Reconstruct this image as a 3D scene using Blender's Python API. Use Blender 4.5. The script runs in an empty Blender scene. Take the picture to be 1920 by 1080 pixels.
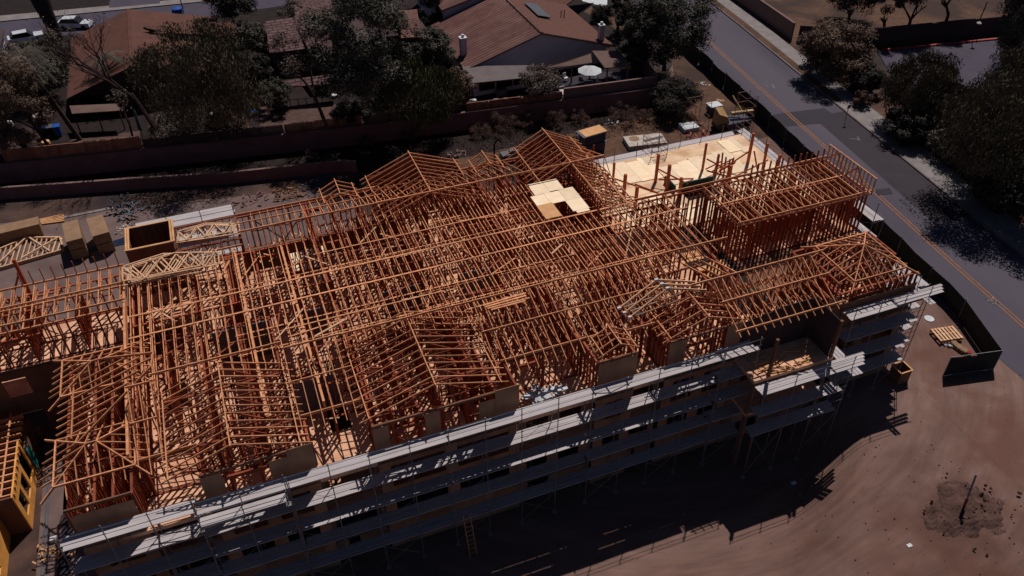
import bpy, math, random
import numpy as np
from mathutils import Vector, Matrix
random.seed(7); rng = np.random.default_rng(7)
S = bpy.context.scene
COL = S.collection
R = math.radians

# ------------------------------------------------------------------ camera
CAMZ = 44.0
F = 1545.0
PT, RO, YW = R(39.43), R(-.68), R(20.4)
fw = Vector((math.sin(YW)*math.cos(PT), math.cos(YW)*math.cos(PT), -math.sin(PT)))
r0 = Vector((math.cos(YW), -math.sin(YW), 0)); u0 = r0.cross(fw)
rt = r0*math.cos(RO)+u0*math.sin(RO); up = -r0*math.sin(RO)+u0*math.cos(RO)
def at(x, y, z=0.0):
    """survey: where a sight line meets the level z"""
    d = fw + rt*((x-960)/F) - up*((y-540)/F)
    t = (z-CAMZ)/d.z
    return Vector((d.x*t, d.y*t, z))
cam = bpy.data.cameras.new('Camera'); cam.sensor_width = 36; cam.lens = F/1920*36
cam.clip_end = 3000; cam.clip_start = 1
co = bpy.data.objects.new('Camera', cam); COL.objects.link(co)
M3 = Matrix((rt, up, -fw)).transposed()
co.matrix_world = Matrix.Translation((0, 0, CAMZ)) @ M3.to_4x4()
S.camera = co

def _s(t):
    t = min(max(t, 0.), 1.); return t*t*(3-2*t)
def gz(x, y):
    """level of the open dirt in front of the building: it drops by 2.3 m left of the corner"""
    xr = 37.5 if y >= 28 else 37.5-min(8.5, (28-y)*.85)
    return -2.1*_s((xr-x)/6.)*_s((x+13.2)/2.)*_s((33.8-y)/.6)*_s((y+10)/8.)
def atg(px, py):
    z = 0.
    for _ in range(25): p = at(px, py, z); z = .5*z+.5*gz(p.x, p.y)
    return at(px, py, z)
# ------------------------------------------------------------------ light
AZ = R(41); EL = R(59)
sd = Vector((math.sin(AZ)*math.cos(EL), math.cos(AZ)*math.cos(EL), math.sin(EL)))
W = bpy.data.worlds.new('World'); S.world = W; W.use_nodes = True
nt = W.node_tree; bg = nt.nodes['Background']
sky = nt.nodes.new('ShaderNodeTexSky'); sky.sky_type = 'NISHITA'; sky.sun_disc = False
sky.sun_elevation = EL; sky.sun_rotation = AZ; sky.air_density = .55; sky.dust_density = .3; sky.ozone_density = 2.5
nt.links.new(sky.outputs[0], bg.inputs[0]); bg.inputs[1].default_value = 0.05
L = bpy.data.lights.new('Sun', 'SUN'); L.energy = 5.0; L.angle = R(.53); L.color = (1, .93, .87)
lo = bpy.data.objects.new('Sun', L); COL.objects.link(lo)
lo.rotation_euler = (-sd).to_track_quat('-Z', 'Y').to_euler(); lo.location = (0, 0, 80)
S.view_settings.view_transform = 'Standard'; S.view_settings.look = 'None'
S.view_settings.exposure = -0.55; S.view_settings.gamma = 1

# ------------------------------------------------------------------ materials
KEEP = {'timber', 'stud timber', 'red timber post', 'osb floor', 'fresh plywood', 'sheet plywood', 'pale timber', 'sheathing board', 'yellow sheathing', 'orange plywood'}
def mat(name, c1, c2=None, scale=2.0, rough=.85, island=0.0, bump=0.0, detail=6, stretch=None, metal=0.0, c3=None, big=None, lo_=.35, hi_=.65, spec=.3):
    m = bpy.data.materials.new(name); m.use_nodes = True
    n = m.node_tree.nodes; l = m.node_tree.links; b = n['Principled BSDF']
    b.inputs['Roughness'].default_value = rough; b.inputs['Metallic'].default_value = metal
    b.inputs['Specular IOR Level'].default_value = spec
    tc = n.new('ShaderNodeTexCoord'); mp = n.new('ShaderNodeMapping')
    l.new(tc.outputs['Object'], mp.inputs[0])
    if stretch: mp.inputs['Scale'].default_value = stretch
    nz = n.new('ShaderNodeTexNoise'); nz.inputs['Scale'].default_value = scale; nz.inputs['Detail'].default_value = detail
    nz.inputs['Roughness'].default_value = .6
    l.new(mp.outputs[0], nz.inputs[0])
    rp = n.new('ShaderNodeValToRGB'); e = rp.color_ramp.elements
    c2 = c2 or tuple(v*.75 for v in c1)
    KF = 1.0 if name in KEEP else .80
    c1 = tuple(v*KF for v in c1); c2 = tuple(v*KF for v in c2)
    if big: big = (big[0], tuple(v*KF for v in big[1]), *big[2:])
    e[0].position = lo_; e[0].color = (*c2, 1); e[1].position = hi_; e[1].color = (*c1, 1)
    if c3: x = rp.color_ramp.elements.new(.5*(lo_+hi_)); x.color = (*c3, 1)
    l.new(nz.outputs[0], rp.inputs[0]); out = rp.outputs[0]
    if big:   # (scale, colour, lo, hi) a second, larger patchiness
        n2 = n.new('ShaderNodeTexNoise'); n2.inputs['Scale'].default_value = big[0]; n2.inputs['Detail'].default_value = 5
        n2.inputs['Distortion'].default_value = .6
        l.new(mp.outputs[0], n2.inputs[0])
        r2 = n.new('ShaderNodeMapRange'); r2.inputs[1].default_value = big[2]; r2.inputs[2].default_value = big[3]
        l.new(n2.outputs[0], r2.inputs[0])
        mx = n.new('ShaderNodeMix'); mx.data_type = 'RGBA'
        l.new(r2.outputs[0], mx.inputs[0]); l.new(out, mx.inputs[6]); mx.inputs[7].default_value = (*big[1], 1); out = mx.outputs[2]
    if island:
        g = n.new('ShaderNodeNewGeometry'); mr = n.new('ShaderNodeMapRange')
        mr.inputs[3].default_value = 1-island; mr.inputs[4].default_value = 1+island
        l.new(g.outputs['Random Per Island'], mr.inputs[0])
        mu = n.new('ShaderNodeVectorMath'); mu.operation = 'SCALE'
        l.new(out, mu.inputs[0]); l.new(mr.outputs[0], mu.inputs['Scale']); out = mu.outputs[0]
    l.new(out, b.inputs['Base Color'])
    if bump:
        bp = n.new('ShaderNodeBump'); bp.inputs['Strength'].default_value = bump; bp.inputs['Distance'].default_value = .05
        l.new(nz.outputs[0], bp.inputs['Height']); l.new(bp.outputs[0], b.inputs['Normal'])
    return m
def tiles(m, sx, sy, c_line, along='XY', width=.06):
    """brick pattern (rows of tiles / boards) laid over an existing material, in object space"""
    n = m.node_tree.nodes; l = m.node_tree.links; b = n['Principled BSDF']
    tc = n.new('ShaderNodeTexCoord'); sp = n.new('ShaderNodeSeparateXYZ'); cb = n.new('ShaderNodeCombineXYZ')
    l.new(tc.outputs['Object'], sp.inputs[0])
    i = 'XYZ'.index(along[0]); j = 'XYZ'.index(along[1])
    l.new(sp.outputs[i], cb.inputs[0]); l.new(sp.outputs[j], cb.inputs[1])
    br = n.new('ShaderNodeTexBrick'); l.new(cb.outputs[0], br.inputs[0])
    br.inputs['Scale'].default_value = 1; br.inputs['Brick Width'].default_value = sx; br.inputs['Row Height'].default_value = sy
    br.inputs['Mortar Size'].default_value = width; br.inputs['Mortar Smooth'].default_value = .3
    br.inputs['Color1'].default_value = (1, 1, 1, 1); br.inputs['Color2'].default_value = (.78, .74, .74, 1)
    br.inputs['Mortar'].default_value = (*c_line, 1)
    mx = n.new('ShaderNodeMix'); mx.data_type = 'RGBA'; mx.blend_type = 'MULTIPLY'; mx.inputs[0].default_value = 1
    src = b.inputs['Base Color'].links[0].from_socket
    l.new(src, mx.inputs[6]); l.new(br.outputs[0], mx.inputs[7]); l.new(mx.outputs[2], b.inputs['Base Color'])
    return m
def stain(m, c, r, col, soft=.6):
    n = m.node_tree.nodes; l = m.node_tree.links; b = n['Principled BSDF']
    tc = n.new('ShaderNodeTexCoord'); nz = n.new('ShaderNodeTexNoise'); nz.inputs['Scale'].default_value = 2.2/r; nz.inputs['Detail'].default_value = 8
    l.new(tc.outputs['Object'], nz.inputs[0]); vs = n.new('ShaderNodeVectorMath'); vs.operation = 'DISTANCE'; l.new(tc.outputs['Object'], vs.inputs[0]); vs.inputs[1].default_value = (c[0], c[1], 0)
    dv = n.new('ShaderNodeMath'); dv.operation = 'DIVIDE'; l.new(vs.outputs['Value'], dv.inputs[0]); dv.inputs[1].default_value = r
    sb = n.new('ShaderNodeMath'); sb.operation = 'MULTIPLY_ADD'; l.new(nz.outputs[0], sb.inputs[0]); sb.inputs[1].default_value = -2.6; l.new(dv.outputs[0], sb.inputs[2])
    mr = n.new('ShaderNodeMapRange'); mr.inputs[1].default_value = -.25; mr.inputs[2].default_value = -1.1; mr.inputs[4].default_value = .8; l.new(sb.outputs[0], mr.inputs[0])
    mx = n.new('ShaderNodeMix'); mx.data_type = 'RGBA'; src = b.inputs['Base Color'].links[0].from_socket
    l.new(mr.outputs[0], mx.inputs[0]); l.new(src, mx.inputs[6]); mx.inputs[7].default_value = (*col, 1); l.new(mx.outputs[2], b.inputs['Base Color'])
def arcs(m, c, k=.12):
    """wheel-worn streaks curving round a point on the ground"""
    n = m.node_tree.nodes; l = m.node_tree.links; b = n['Principled BSDF']
    tc = n.new('ShaderNodeTexCoord'); sp = n.new('ShaderNodeSeparateXYZ'); l.new(tc.outputs['Object'], sp.inputs[0])
    def M(op, a, b2=None):
        q = n.new('ShaderNodeMath'); q.operation = op
        for i, v in enumerate((a, b2)):
            if v is None: continue
            if isinstance(v, (int, float)): q.inputs[i].default_value = v
            else: l.new(v, q.inputs[i])
        return q.outputs[0]
    dx = M('SUBTRACT', sp.outputs[0], c[0]); dy = M('SUBTRACT', sp.outputs[1], c[1])
    r = M('SQRT', M('ADD', M('MULTIPLY', dx, dx), M('MULTIPLY', dy, dy))); t = M('ARCTAN2', dy, dx)
    cb = n.new('ShaderNodeCombineXYZ'); l.new(M('MULTIPLY', r, 1.0), cb.inputs[0]); l.new(M('MULTIPLY', t, 2.6), cb.inputs[1])
    src = b.inputs['Base Color'].links[0].from_socket
    for sc, amt, lo2, hi2 in ((1.5, k, .42, .62), (.45, k*.8, .45, .62), (5.0, k*.6, .40, .66)):
        nz = n.new('ShaderNodeTexNoise'); nz.inputs['Scale'].default_value = sc; nz.inputs['Detail'].default_value = 4; nz.inputs['Distortion'].default_value = .3; l.new(cb.outputs[0], nz.inputs[0])
        mr = n.new('ShaderNodeMapRange'); mr.inputs[1].default_value = lo2; mr.inputs[2].default_value = hi2; mr.inputs[3].default_value = 1-amt; mr.inputs[4].default_value = 1+amt*.45; l.new(nz.outputs[0], mr.inputs[0])
        mu = n.new('ShaderNodeVectorMath'); mu.operation = 'SCALE'; l.new(src, mu.inputs[0]); l.new(mr.outputs[0], mu.inputs['Scale']); src = mu.outputs[0]
    l.new(src, b.inputs['Base Color'])
WOOD = mat('timber', (.68, .315, .155), (.48, .185, .085), 3, .8, island=.32)
STUD = mat('stud timber', (.31, .068, .028), (.21, .042, .018), 3, .8, island=.35)
POSTM = mat('red timber post', (.44, .10, .035), (.36, .075, .026), 2, .75, island=.12)
PALE = mat('pale timber', (.66, .42, .26), (.55, .31, .18), 3, .8, island=.2)
OSB = mat('osb floor', (.84, .50, .33), (.70, .37, .22), 1.2, .9, bump=.1, big=(.25, (.55, .24, .13), .52, .74))
tiles(OSB, 2.44, 1.22, (.45, .38, .35), width=.015)
PLYN = mat('fresh plywood', (.90, .68, .47), (.80, .54, .34), .9, .85, bump=.05, big=(.35, (.60, .36, .19), .52, .75))
tiles(PLYN, 2.44, 1.22, (.5, .42, .38), width=.014)
PLYW = mat('sheet plywood', (.92, .74, .54), (.84, .64, .42), 1.5, .85, island=.12)
PLYO = mat('orange plywood', (.66, .36, .17), (.54, .27, .12), 1.5, .85, island=.1)
SHEA = mat('sheathing board', (.38, .215, .135), (.27, .145, .085), 1.0, .85, island=.18, stretch=(1, 1, .4))
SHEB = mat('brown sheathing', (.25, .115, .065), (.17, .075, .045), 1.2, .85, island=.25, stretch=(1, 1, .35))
YELL = mat('yellow sheathing', (.80, .36, .085), (.62, .27, .06), 1.5, .8, island=.1)
GYPS = mat('gypsum board', (.22, .20, .23), (.18, .165, .19), 1.0, .9)
PLANK = mat('weathered scaffold plank', (.60, .545, .555), (.47, .42, .43), 1.4, .85, island=.07, stretch=(.25, 1, 1))
STEEL = mat('scaffold steel', (.30, .30, .34), (.20, .19, .22), 4, .5, metal=.4)
STRUST = mat('rusty scaffold steel', (.26, .12, .08), (.17, .08, .06), 4, .6, metal=.2)
DIRT = mat('site dirt', (.230, .130, .102), (.140, .074, .062), 1.3, .95, bump=.5, detail=12, big=(.11, (.255, .155, .128), .40, .66), stretch=(.32, 1, 1), lo_=.25, hi_=.72)
arcs(DIRT, (26, 45)); stain(DIRT, (33, 13.5), 8, (.095, .040, .028)); stain(DIRT, (36.8, 19.3), 4.6, (.085, .040, .031)); stain(DIRT, (44, 22), 5, (.12, .052, .038)); stain(DIRT, (45.5, 30), 4, (.12, .052, .038))
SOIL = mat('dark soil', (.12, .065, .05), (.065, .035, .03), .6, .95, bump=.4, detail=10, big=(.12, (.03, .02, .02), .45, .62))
BEIGE = mat('beige yard ground', (.20, .135, .125), (.155, .105, .098), .7, .95, bump=.15, detail=9, big=(.2, (.13, .085, .08), .5, .7))
DRY = mat('dry grass ground', (.155, .078, .045), (.095, .048, .032), 1.4, .95, bump=.3, detail=10, big=(.12, (.055, .03, .024), .48, .62))
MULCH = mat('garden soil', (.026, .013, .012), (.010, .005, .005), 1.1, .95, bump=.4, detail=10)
GRND = mat('ground', (.06, .036, .03), (.03, .02, .018), .3, .95, detail=10)
ASPH = mat('asphalt', (.076, .064, .098), (.058, .050, .078), .35, .85, detail=12, bump=.05, big=(.09, (.100, .084, .112), .42, .62), stretch=(1, .22, 1))
ASPN = mat('new asphalt patch', (.030, .022, .038), (.024, .018, .031), .5, .8, detail=10)
ASPD = mat('brown asphalt strip', (.042, .030, .042), (.033, .024, .034), .5, .85, detail=10)
LOT = mat('parking asphalt', (.085, .070, .105), (.065, .054, .082), .3, .9, detail=10)
CONC = mat('concrete', (.24, .20, .195), (.18, .15, .145), .8, .9, detail=9, bump=.05)
CONL = mat('light concrete', (.30, .265, .265), (.22, .19, .19), .9, .9, detail=9)
YLINE = mat('yellow paint', (.34, .125, .03), (.19, .08, .04), 2.5, .7, detail=9)
WPAINT = mat('white spray paint', (.30, .28, .30), (.10, .09, .11), 5, .8)
WALLB = mat('block wall', (.24, .125, .125), (.18, .09, .092), .8, .95, detail=8)
TANW = mat('tan wall', (.25, .15, .135), (.21, .125, .115), .6, .95)
FENW = mat('wood fence', (.33, .13, .075), (.24, .09, .055), 1.4, .85, island=.15)
TILE = mat('roof tile', (.20, .085, .068), (.14, .055, .048), 1.2, .85, detail=8, big=(.3, (.24, .12, .10), .45, .7))
TILE2 = mat('shallow tile', (.17, .072, .052), (.115, .046, .036), 3.0, .9, detail=10)
TERR = mat('terracotta roof', (.145, .052, .034), (.10, .038, .028), .8, .85, detail=9)
YARD = mat('yard soil', (.12, .068, .058), (.075, .042, .038), 1.5, .95, bump=.3, detail=10)
SHAK = mat('shake roof', (.22, .125, .115), (.14, .075, .072), 2, .9, detail=8)
STUC = mat('grey stucco', (.72, .63, .70), (.62, .54, .61), .7, .95)
STUB = mat('brown stucco', (.09, .055, .055), (.065, .04, .042), .7, .95)
COVER = mat('patio cover roof', (.20, .165, .165), (.16, .13, .13), .8, .9)
COVT = mat('tan patio cover', (.19, .115, .098), (.145, .086, .074), .9, .9)
GLASS = mat('dark window', (.02, .02, .025), (.015, .015, .02), 1, .25)
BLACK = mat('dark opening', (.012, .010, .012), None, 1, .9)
SCREEN = mat('green black windscreen', (.020, .026, .026), (.012, .015, .016), 1.2, .8, bump=.3)
WHITE = mat('white plastic', (.75, .77, .8), (.6, .62, .66), 2, .6)
TARP = mat('pale tarp', (.62, .55, .48), (.45, .38, .34), 2, .7, bump=.4)
BLUE = mat('blue plastic', (.02, .12, .5), (.015, .08, .35), 2, .4)
NAVY = mat('navy tarp', (.03, .05, .14), (.02, .03, .08), 2, .6)
GREYP = mat('grey plastic', (.12, .14, .17), (.09, .10, .12), 2, .5)
GREENT = mat('dark green tarp', (.008, .045, .04), (.006, .03, .028), 2, .6)
CREAM = mat('cream machine paint', (.52, .34, .14), (.42, .26, .10), 2, .5)
RED = mat('red paint', (.5, .05, .04), (.35, .04, .03), 2, .5)
TEAL = mat('teal paint', (.02, .35, .33), None, 2, .5)
WRAP = mat('dark shrink wrap', (.10, .10, .14), (.05, .05, .08), 2.5, .35, bump=.4)
CARD = mat('kraft wrap', (.38, .23, .13), (.28, .16, .095), 1.2, .8)
SOLAR = mat('grey solar panel', (.12, .12, .14), (.10, .10, .12), 1, .4)
CARW = mat('white car paint', (.75, .77, .8), (.7, .72, .75), 1, .25, spec=.5)
BARK = mat('bark', (.085, .048, .045), (.045, .026, .024), 5, .95, bump=.3)
def leafm(name, c, v=.14): return mat(name, c, tuple(x*.5 for x in c), .9, .8, island=v)
LEAF_D = leafm('dark foliage', (.100, .088, .062)); LEAF_G = leafm('green foliage', (.125, .120, .050))
LEAF_O = leafm('olive foliage', (.170, .130, .078)); LEAF_B = leafm('brown green foliage', (.20, .115, .075))
LEAF_K = leafm('near black foliage', (.055, .045, .035)); LEAF_GR = leafm('grey green foliage', (.18, .130, .105))
SCRUB = leafm('dry scrub', (.17, .088, .066)); PALM = leafm('palm frond', (.16, .125, .10)); SKIRT = leafm('dead frond', (.05, .038, .036))
for m_ in (LEAF_D, LEAF_G, LEAF_O, LEAF_B, LEAF_GR): m_.node_tree.nodes['Principled BSDF'].inputs['Roughness'].default_value = .7
tiles(TILE, 40, .56, (.38, .34, .36), 'XY', .10)
tiles(SHAK, 1.1, .50, (.30, .28, .32), 'XY', .10)
tiles(CONC, 1.6, 1.6, (.6, .58, .56), 'XY', .02)

# ------------------------------------------------------------------ mesh builder
BOXF = [(0, 1, 2, 3), (7, 6, 5, 4), (0, 4, 5, 1), (1, 5, 6, 2), (2, 6, 7, 3), (3, 7, 4, 0)]
class MB:
    def __init__(s): s.v = []; s.f = []
    def pts8(s, p):
        b = len(s.v); s.v += [tuple(q) for q in p]; s.f += [tuple(b+i for i in f) for f in BOXF]; return s
    def box(s, x0, y0, z0, x1, y1, z1):
        if x0 > x1: x0, x1 = x1, x0
        if y0 > y1: y0, y1 = y1, y0
        if z0 > z1: z0, z1 = z1, z0
        return s.pts8([(x0, y0, z0), (x0, y1, z0), (x1, y1, z0), (x1, y0, z0), (x0, y0, z1), (x0, y1, z1), (x1, y1, z1), (x1, y0, z1)])
    def beam(s, p, q, w=.045, h=.09, hint=(0, 0, 1)):
        """timber from p to q; w across, h along the hint direction"""
        p = Vector(p); q = Vector(q); d = (q-p)
        if d.length < 1e-4: return s
        d.normalize(); a = Vector(hint)
        if abs(d.dot(a)) > .98: a = Vector((0, 1, 0)) if abs(d.y) < .9 else Vector((1, 0, 0))
        sx = d.cross(a).normalized(); sz = sx.cross(d).normalized()
        sx = sx*(w/2); sz = sz*(h/2)
        return s.pts8([p-sx-sz, p+sx-sz, p+sx+sz, p-sx+sz, q-sx-sz, q+sx-sz, q+sx+sz, q-sx+sz])
    def tube(s, p, q, r=.03, r2=None, n=6):
        p = Vector(p); q = Vector(q); d = (q-p).normalized(); r2 = r if r2 is None else r2
        a = Vector((0, 0, 1)) if abs(d.z) < .9 else Vector((1, 0, 0))
        sx = d.cross(a).normalized(); sy = d.cross(sx)
        b = len(s.v)
        for (c, rr) in ((p, r), (q, r2)):
            for i in range(n):
                t = 2*math.pi*i/n; s.v.append(tuple(c+sx*(rr*math.cos(t))+sy*(rr*math.sin(t))))
        s.f += [(b+i, b+(i+1) % n, b+n+(i+1) % n, b+n+i) for i in range(n)]
        s.f += [tuple(b+n-1-i for i in range(n)), tuple(b+n+i for i in range(n))]; return s
    def prism(s, pts, z0, z1):
        """flat polygon (list of xy) raised from z0 to z1"""
        n = len(pts); b = len(s.v)
        ar = sum(pts[i][0]*pts[(i+1) % n][1]-pts[(i+1) % n][0]*pts[i][1] for i in range(n))
        if ar < 0: pts = list(reversed(pts))
        s.v += [(p[0], p[1], z0) for p in pts]+[(p[0], p[1], z1) for p in pts]
        s.f += [tuple(b+n-1-i for i in range(n)), tuple(b+n+i for i in range(n))]
        s.f += [(b+i, b+(i+1) % n, b+n+(i+1) % n, b+n+i) for i in range(n)]; return s
    def slab(s, pts, t):
        """sloped polygon (3D points, counter-clockwise from above) with thickness t downwards"""
        n = len(pts); b = len(s.v); pts = [Vector(p) for p in pts]
        nn = (pts[1]-pts[0]).cross(pts[2]-pts[0])
        if nn.z < 0: pts.reverse()
        s.v += [tuple(p-Vector((0, 0, t))) for p in pts]+[tuple(p) for p in pts]
        s.f += [tuple(b+n-1-i for i in range(n)), tuple(b+n+i for i in range(n))]
        s.f += [(b+i, b+(i+1) % n, b+n+(i+1) % n, b+n+i) for i in range(n)]; return s
    def lathe(s, c, prof, n=16):
        b = len(s.v); k = len(prof)
        for (r, z) in prof:
            for i in range(n):
                t = 2*math.pi*i/n; s.v.append((c[0]+r*math.cos(t), c[1]+r*math.sin(t), c[2]+z))
        for j in range(k-1):
            for i in range(n): s.f.append((b+j*n+i, b+j*n+(i+1) % n, b+(j+1)*n+(i+1) % n, b+(j+1)*n+i))
        s.f += [tuple(b+n-1-i for i in range(n)), tuple(b+(k-1)*n+i for i in range(n))]; return s
    def quads(s, arr):
        b = len(s.v); s.v += [tuple(p) for p in arr.reshape(-1, 3).tolist()]
        s.f += [(b+4*i, b+4*i+1, b+4*i+2, b+4*i+3) for i in range(len(arr))]; return s
    def mesh(s, name, m, other=None, m2=None):
        nf = len(s.f)
        if other:
            k = len(s.v); s.v += other.v; s.f += [tuple(i+k for i in f) for f in other.f]
        me = bpy.data.meshes.new(name); me.from_pydata(s.v, [], s.f)
        if m: me.materials.append(m)
        if other:
            me.materials.append(m2)
            me.polygons.foreach_set('material_index', [0]*nf+[1]*(len(s.f)-nf))
        me.update(); return me
    def build(s, name, m, parent=None):
        if not s.v: return None
        o = bpy.data.objects.new(name, s.mesh(name, m)); COL.objects.link(o)
        if parent: o.parent = parent
        return o
def part(name, me, parent, loc=(0, 0, 0)):
    o = bpy.data.objects.new(name, me); COL.objects.link(o); o.parent = parent; o.location = loc; return o
def tag(o, label=None, cat=None, group=None, kind=None):
    if label: o['label'] = label
    if cat: o['category'] = cat
    if group: o['group'] = group
    if kind: o['kind'] = kind
    return o
def thing(name, label, cat, loc=(0, 0, 0), group=None):
    o = bpy.data.objects.new(name, None); COL.objects.link(o); o.location = loc; o.empty_display_size = .5
    return tag(o, label, cat, group)
def struct(name, mb, m): return tag(mb.build(name, m), kind='structure')
def center(o):
    """move a single-mesh thing's origin to its own base"""
    me = o.data; n = len(me.vertices); a = np.empty(n*3); me.vertices.foreach_get('co', a); a = a.reshape(-1, 3)
    c = np.array([(a[:, 0].min()+a[:, 0].max())/2, (a[:, 1].min()+a[:, 1].max())/2, a[:, 2].min()])
    a -= c; me.vertices.foreach_set('co', a.ravel()); o.location = Vector(o.location)+Vector(c.tolist()); me.update(); return o
def solo(name, mb, m, label, cat, group=None): return center(tag(mb.build(name, m), label, cat, group))
#PART2
# ================================================================== SETTING
g = MB(); g.v = [(-900, -300, 0), (900, -300, 0), (900, 1500, 0), (-900, 1500, 0), (-40, -10, 0), (42, -10, 0), (42, 34, 0), (-40, 34, 0)]
g.f = [(0, 1, 5, 4), (1, 2, 6, 5), (2, 3, 7, 6), (3, 0, 4, 7)]
struct('ground', g, GRND)
def sheet(name, pts, z, m):
    n = len(pts); ar = sum(pts[i][0]*pts[(i+1) % n][1]-pts[(i+1) % n][0]*pts[i][1] for i in range(n))
    p = list(pts) if ar > 0 else list(reversed(pts))
    b = MB(); b.v = [(q[0], q[1], z) for q in p]; b.f = [tuple(range(n))]
    return struct(name, b, m)
A2 = lambda *pp: [tuple(at(x, y, 0)[:2]) for x, y in pp]
# building site dirt, lighter to the front, darker behind the building
g = MB(); nx_, ny_ = 165, 90
for j in range(ny_):
    for i in range(nx_):
        x, y = -40+82*i/(nx_-1), -10+44*j/(ny_-1); e_ = 0 if i in (0, nx_-1) or j in (0, ny_-1) else random.uniform(-.012, .012)+.02*math.sin(x*.7+y*1.9)*math.sin(y*.6-x*.3)
        g.v.append((x, y, gz(x, y)+(e_-.02 if e_ else 0)))
g.f = [(j*nx_+i, j*nx_+i+1, (j+1)*nx_+i+1, (j+1)*nx_+i) for j in range(ny_-1) for i in range(nx_-1)]
struct('site_ground', g, DIRT)
sheet('site_ground', [(42.01, -10), (70, -10), (50.2, 26), (50.2, 29.6), (54, 64), (56.5, 88), (47, 77), (45, 66), (46, 50), (42.01, 33)], .004, DIRT)
sheet('site_ground', [(-60, -10), (-40.01, -10), (-40.01, 34), (-60, 34)], .004, DIRT)
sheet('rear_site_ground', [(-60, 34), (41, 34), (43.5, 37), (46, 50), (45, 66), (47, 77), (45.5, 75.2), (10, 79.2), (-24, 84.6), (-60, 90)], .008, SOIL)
sheet('yard_ground', [(-60, 51), (-9, 51), (-1.5, 55), (9, 55.5), (9, 71), (-8, 74.5), (-60, 82)], .012, BEIGE)
sheet('courtyard_ground', [(-17.2, 28), (-12.8, 28), (-12.8, 47), (-17.2, 47)], .016, BEIGE)
sheet('scrub_ground', [(20, 68.5), (44, 64), (54, 64), (56, 90), (50, 78), (46, 73), (20, 72.6)], .012, DRY)
sheet('dark_strip_ground', [(-60, 84), (-22, 81.1), (-16.4, 79.7), (-9, 77.9), (-2, 76.0), (9.4, 74.0), (13, 72), (24, 72), (46, 73.2), (47, 75.5), (10, 79.2), (-24, 84.6), (-60, 90)], .016, MULCH)  # near-black ground strip between the two back walls
# main road along the right side
def roadpt(t, off):
    """centre line of the road through the surveyed yellow line"""
    a = Vector((61.3, 93, 0)); b = Vector((55.2, 36, 0)); c = Vector((54.4, 20, 0))
    return None
def lerp_line(P, off):
    out = []
    for i, p in enumerate(P):
        a = P[max(i-1, 0)]; b = P[min(i+1, len(P)-1)]
        d = (Vector(b)-Vector(a)).normalized(); nrm = Vector((d.y, -d.x))
        out.append(tuple(Vector(p)+nrm*off))
    return out
cen = [(66, 150), (63.5, 118), (61.2, 92), (58.6, 68.5), (56.8, 52), (55.5, 41), (54.5, 30.5), (54.3, 10), (55, -30)][::-1]
def strip(name, P, o0, o1, z, m, thick=None):
    a = lerp_line(P, o0); b = lerp_line(P, o1)
    mb = MB(); n = len(P)
    mb.v = [(p[0], p[1], z) for p in a]+[(p[0], p[1], z) for p in b]
    mb.f = [(i, n+i, n+i+1, i+1) for i in range(n-1)]
    if thick:
        mb.v += [(p[0], p[1], z-thick) for p in a]+[(p[0], p[1], z-thick) for p in b]
        mb.f += [(2*n+i, i, i+1, 2*n+i+1) for i in range(n-1)]+[(n+i, 3*n+i, 3*n+i+1, n+i+1) for i in range(n-1)]
    return struct(name, mb, m)
# reversed centre line runs away from the camera; positive offset = to the right
strip('road', cen, -4.6, 6.3, .020, ASPH)
strip('road_edge_strip', [(56.0, 45), (56.8, 52), (58.4, 66.4)], 2.2, 6.25, .026, ASPD)
sheet('road_patch', [at(1413, 222)[:2], at(1470, 212)[:2], at(1545, 203)[:2], at(1590, 232)[:2], at(1540, 232)[:2], at(1490, 236)[:2], at(1437, 243)[:2]], .030, ASPN)
strip('road_line', cen, -.24, -.09, .034, YLINE)
strip('road_line', cen, .09, .24, .034, YLINE)
strip('kerb', cen, 6.3, 6.5, .15, CONC, .15)
strip('verge', cen[5:], 6.5, 7.5, .13, DRY, .13)
strip('pavement', cen[5:], 7.5, 9.5, .135, CONL, .13)
strip('pavement', cen[:6], 6.5, 9.6, .137, CONL, .13)
strip('verge', cen[3:], 9.6, 13.2, .12, DRY, .12)
for k, (px, py) in enumerate(((1447, 163), (1784, 560), (1795, 566), (1870, 568), (1605, 258), (1440, 160), (1300, 20), (1855, 562))):
    c = at(px, py, 0); mb = MB()
    for j in range(3):
        a = random.uniform(0, 3.1); l_ = random.uniform(.25, .6); q = Vector((c.x+random.uniform(-.5, .5), c.y+random.uniform(-.5, .5), .043))
        d = Vector((math.cos(a)*l_, math.sin(a)*l_, 0)); n_ = Vector((-d.y, d.x, 0)).normalized()*.05
        b = len(mb.v); mb.v += [tuple(q-d-n_), tuple(q+d-n_), tuple(q+d+n_), tuple(q-d+n_)]; mb.f.append((b, b+1, b+2, b+3))
    struct('road_marking', mb, WPAINT)
# covers in the road
sheet('road_patch', [at(x, y)[:2] for x, y in ((1640, 356), (1668, 353), (1674, 364), (1645, 367))], .037, ASPN)
# beyond the road: dry field, parking lot
sheet('field', [(73, 85), (73, 160), (140, 160), (140, 76), (97, 75.5), (79, 79)], .10, DRY)
sheet('parking_lot', [(79, 77.5), (98, 75.0), (110, 40), (79, 44), (72.5, 58), (73.2, 66)], .10, LOT)
sheet('garden_soil', [(66, 60), (72.5, 60), (78, 44), (120, 30), (120, -10), (62, 10), (63, 40)], .095, MULCH)
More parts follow.
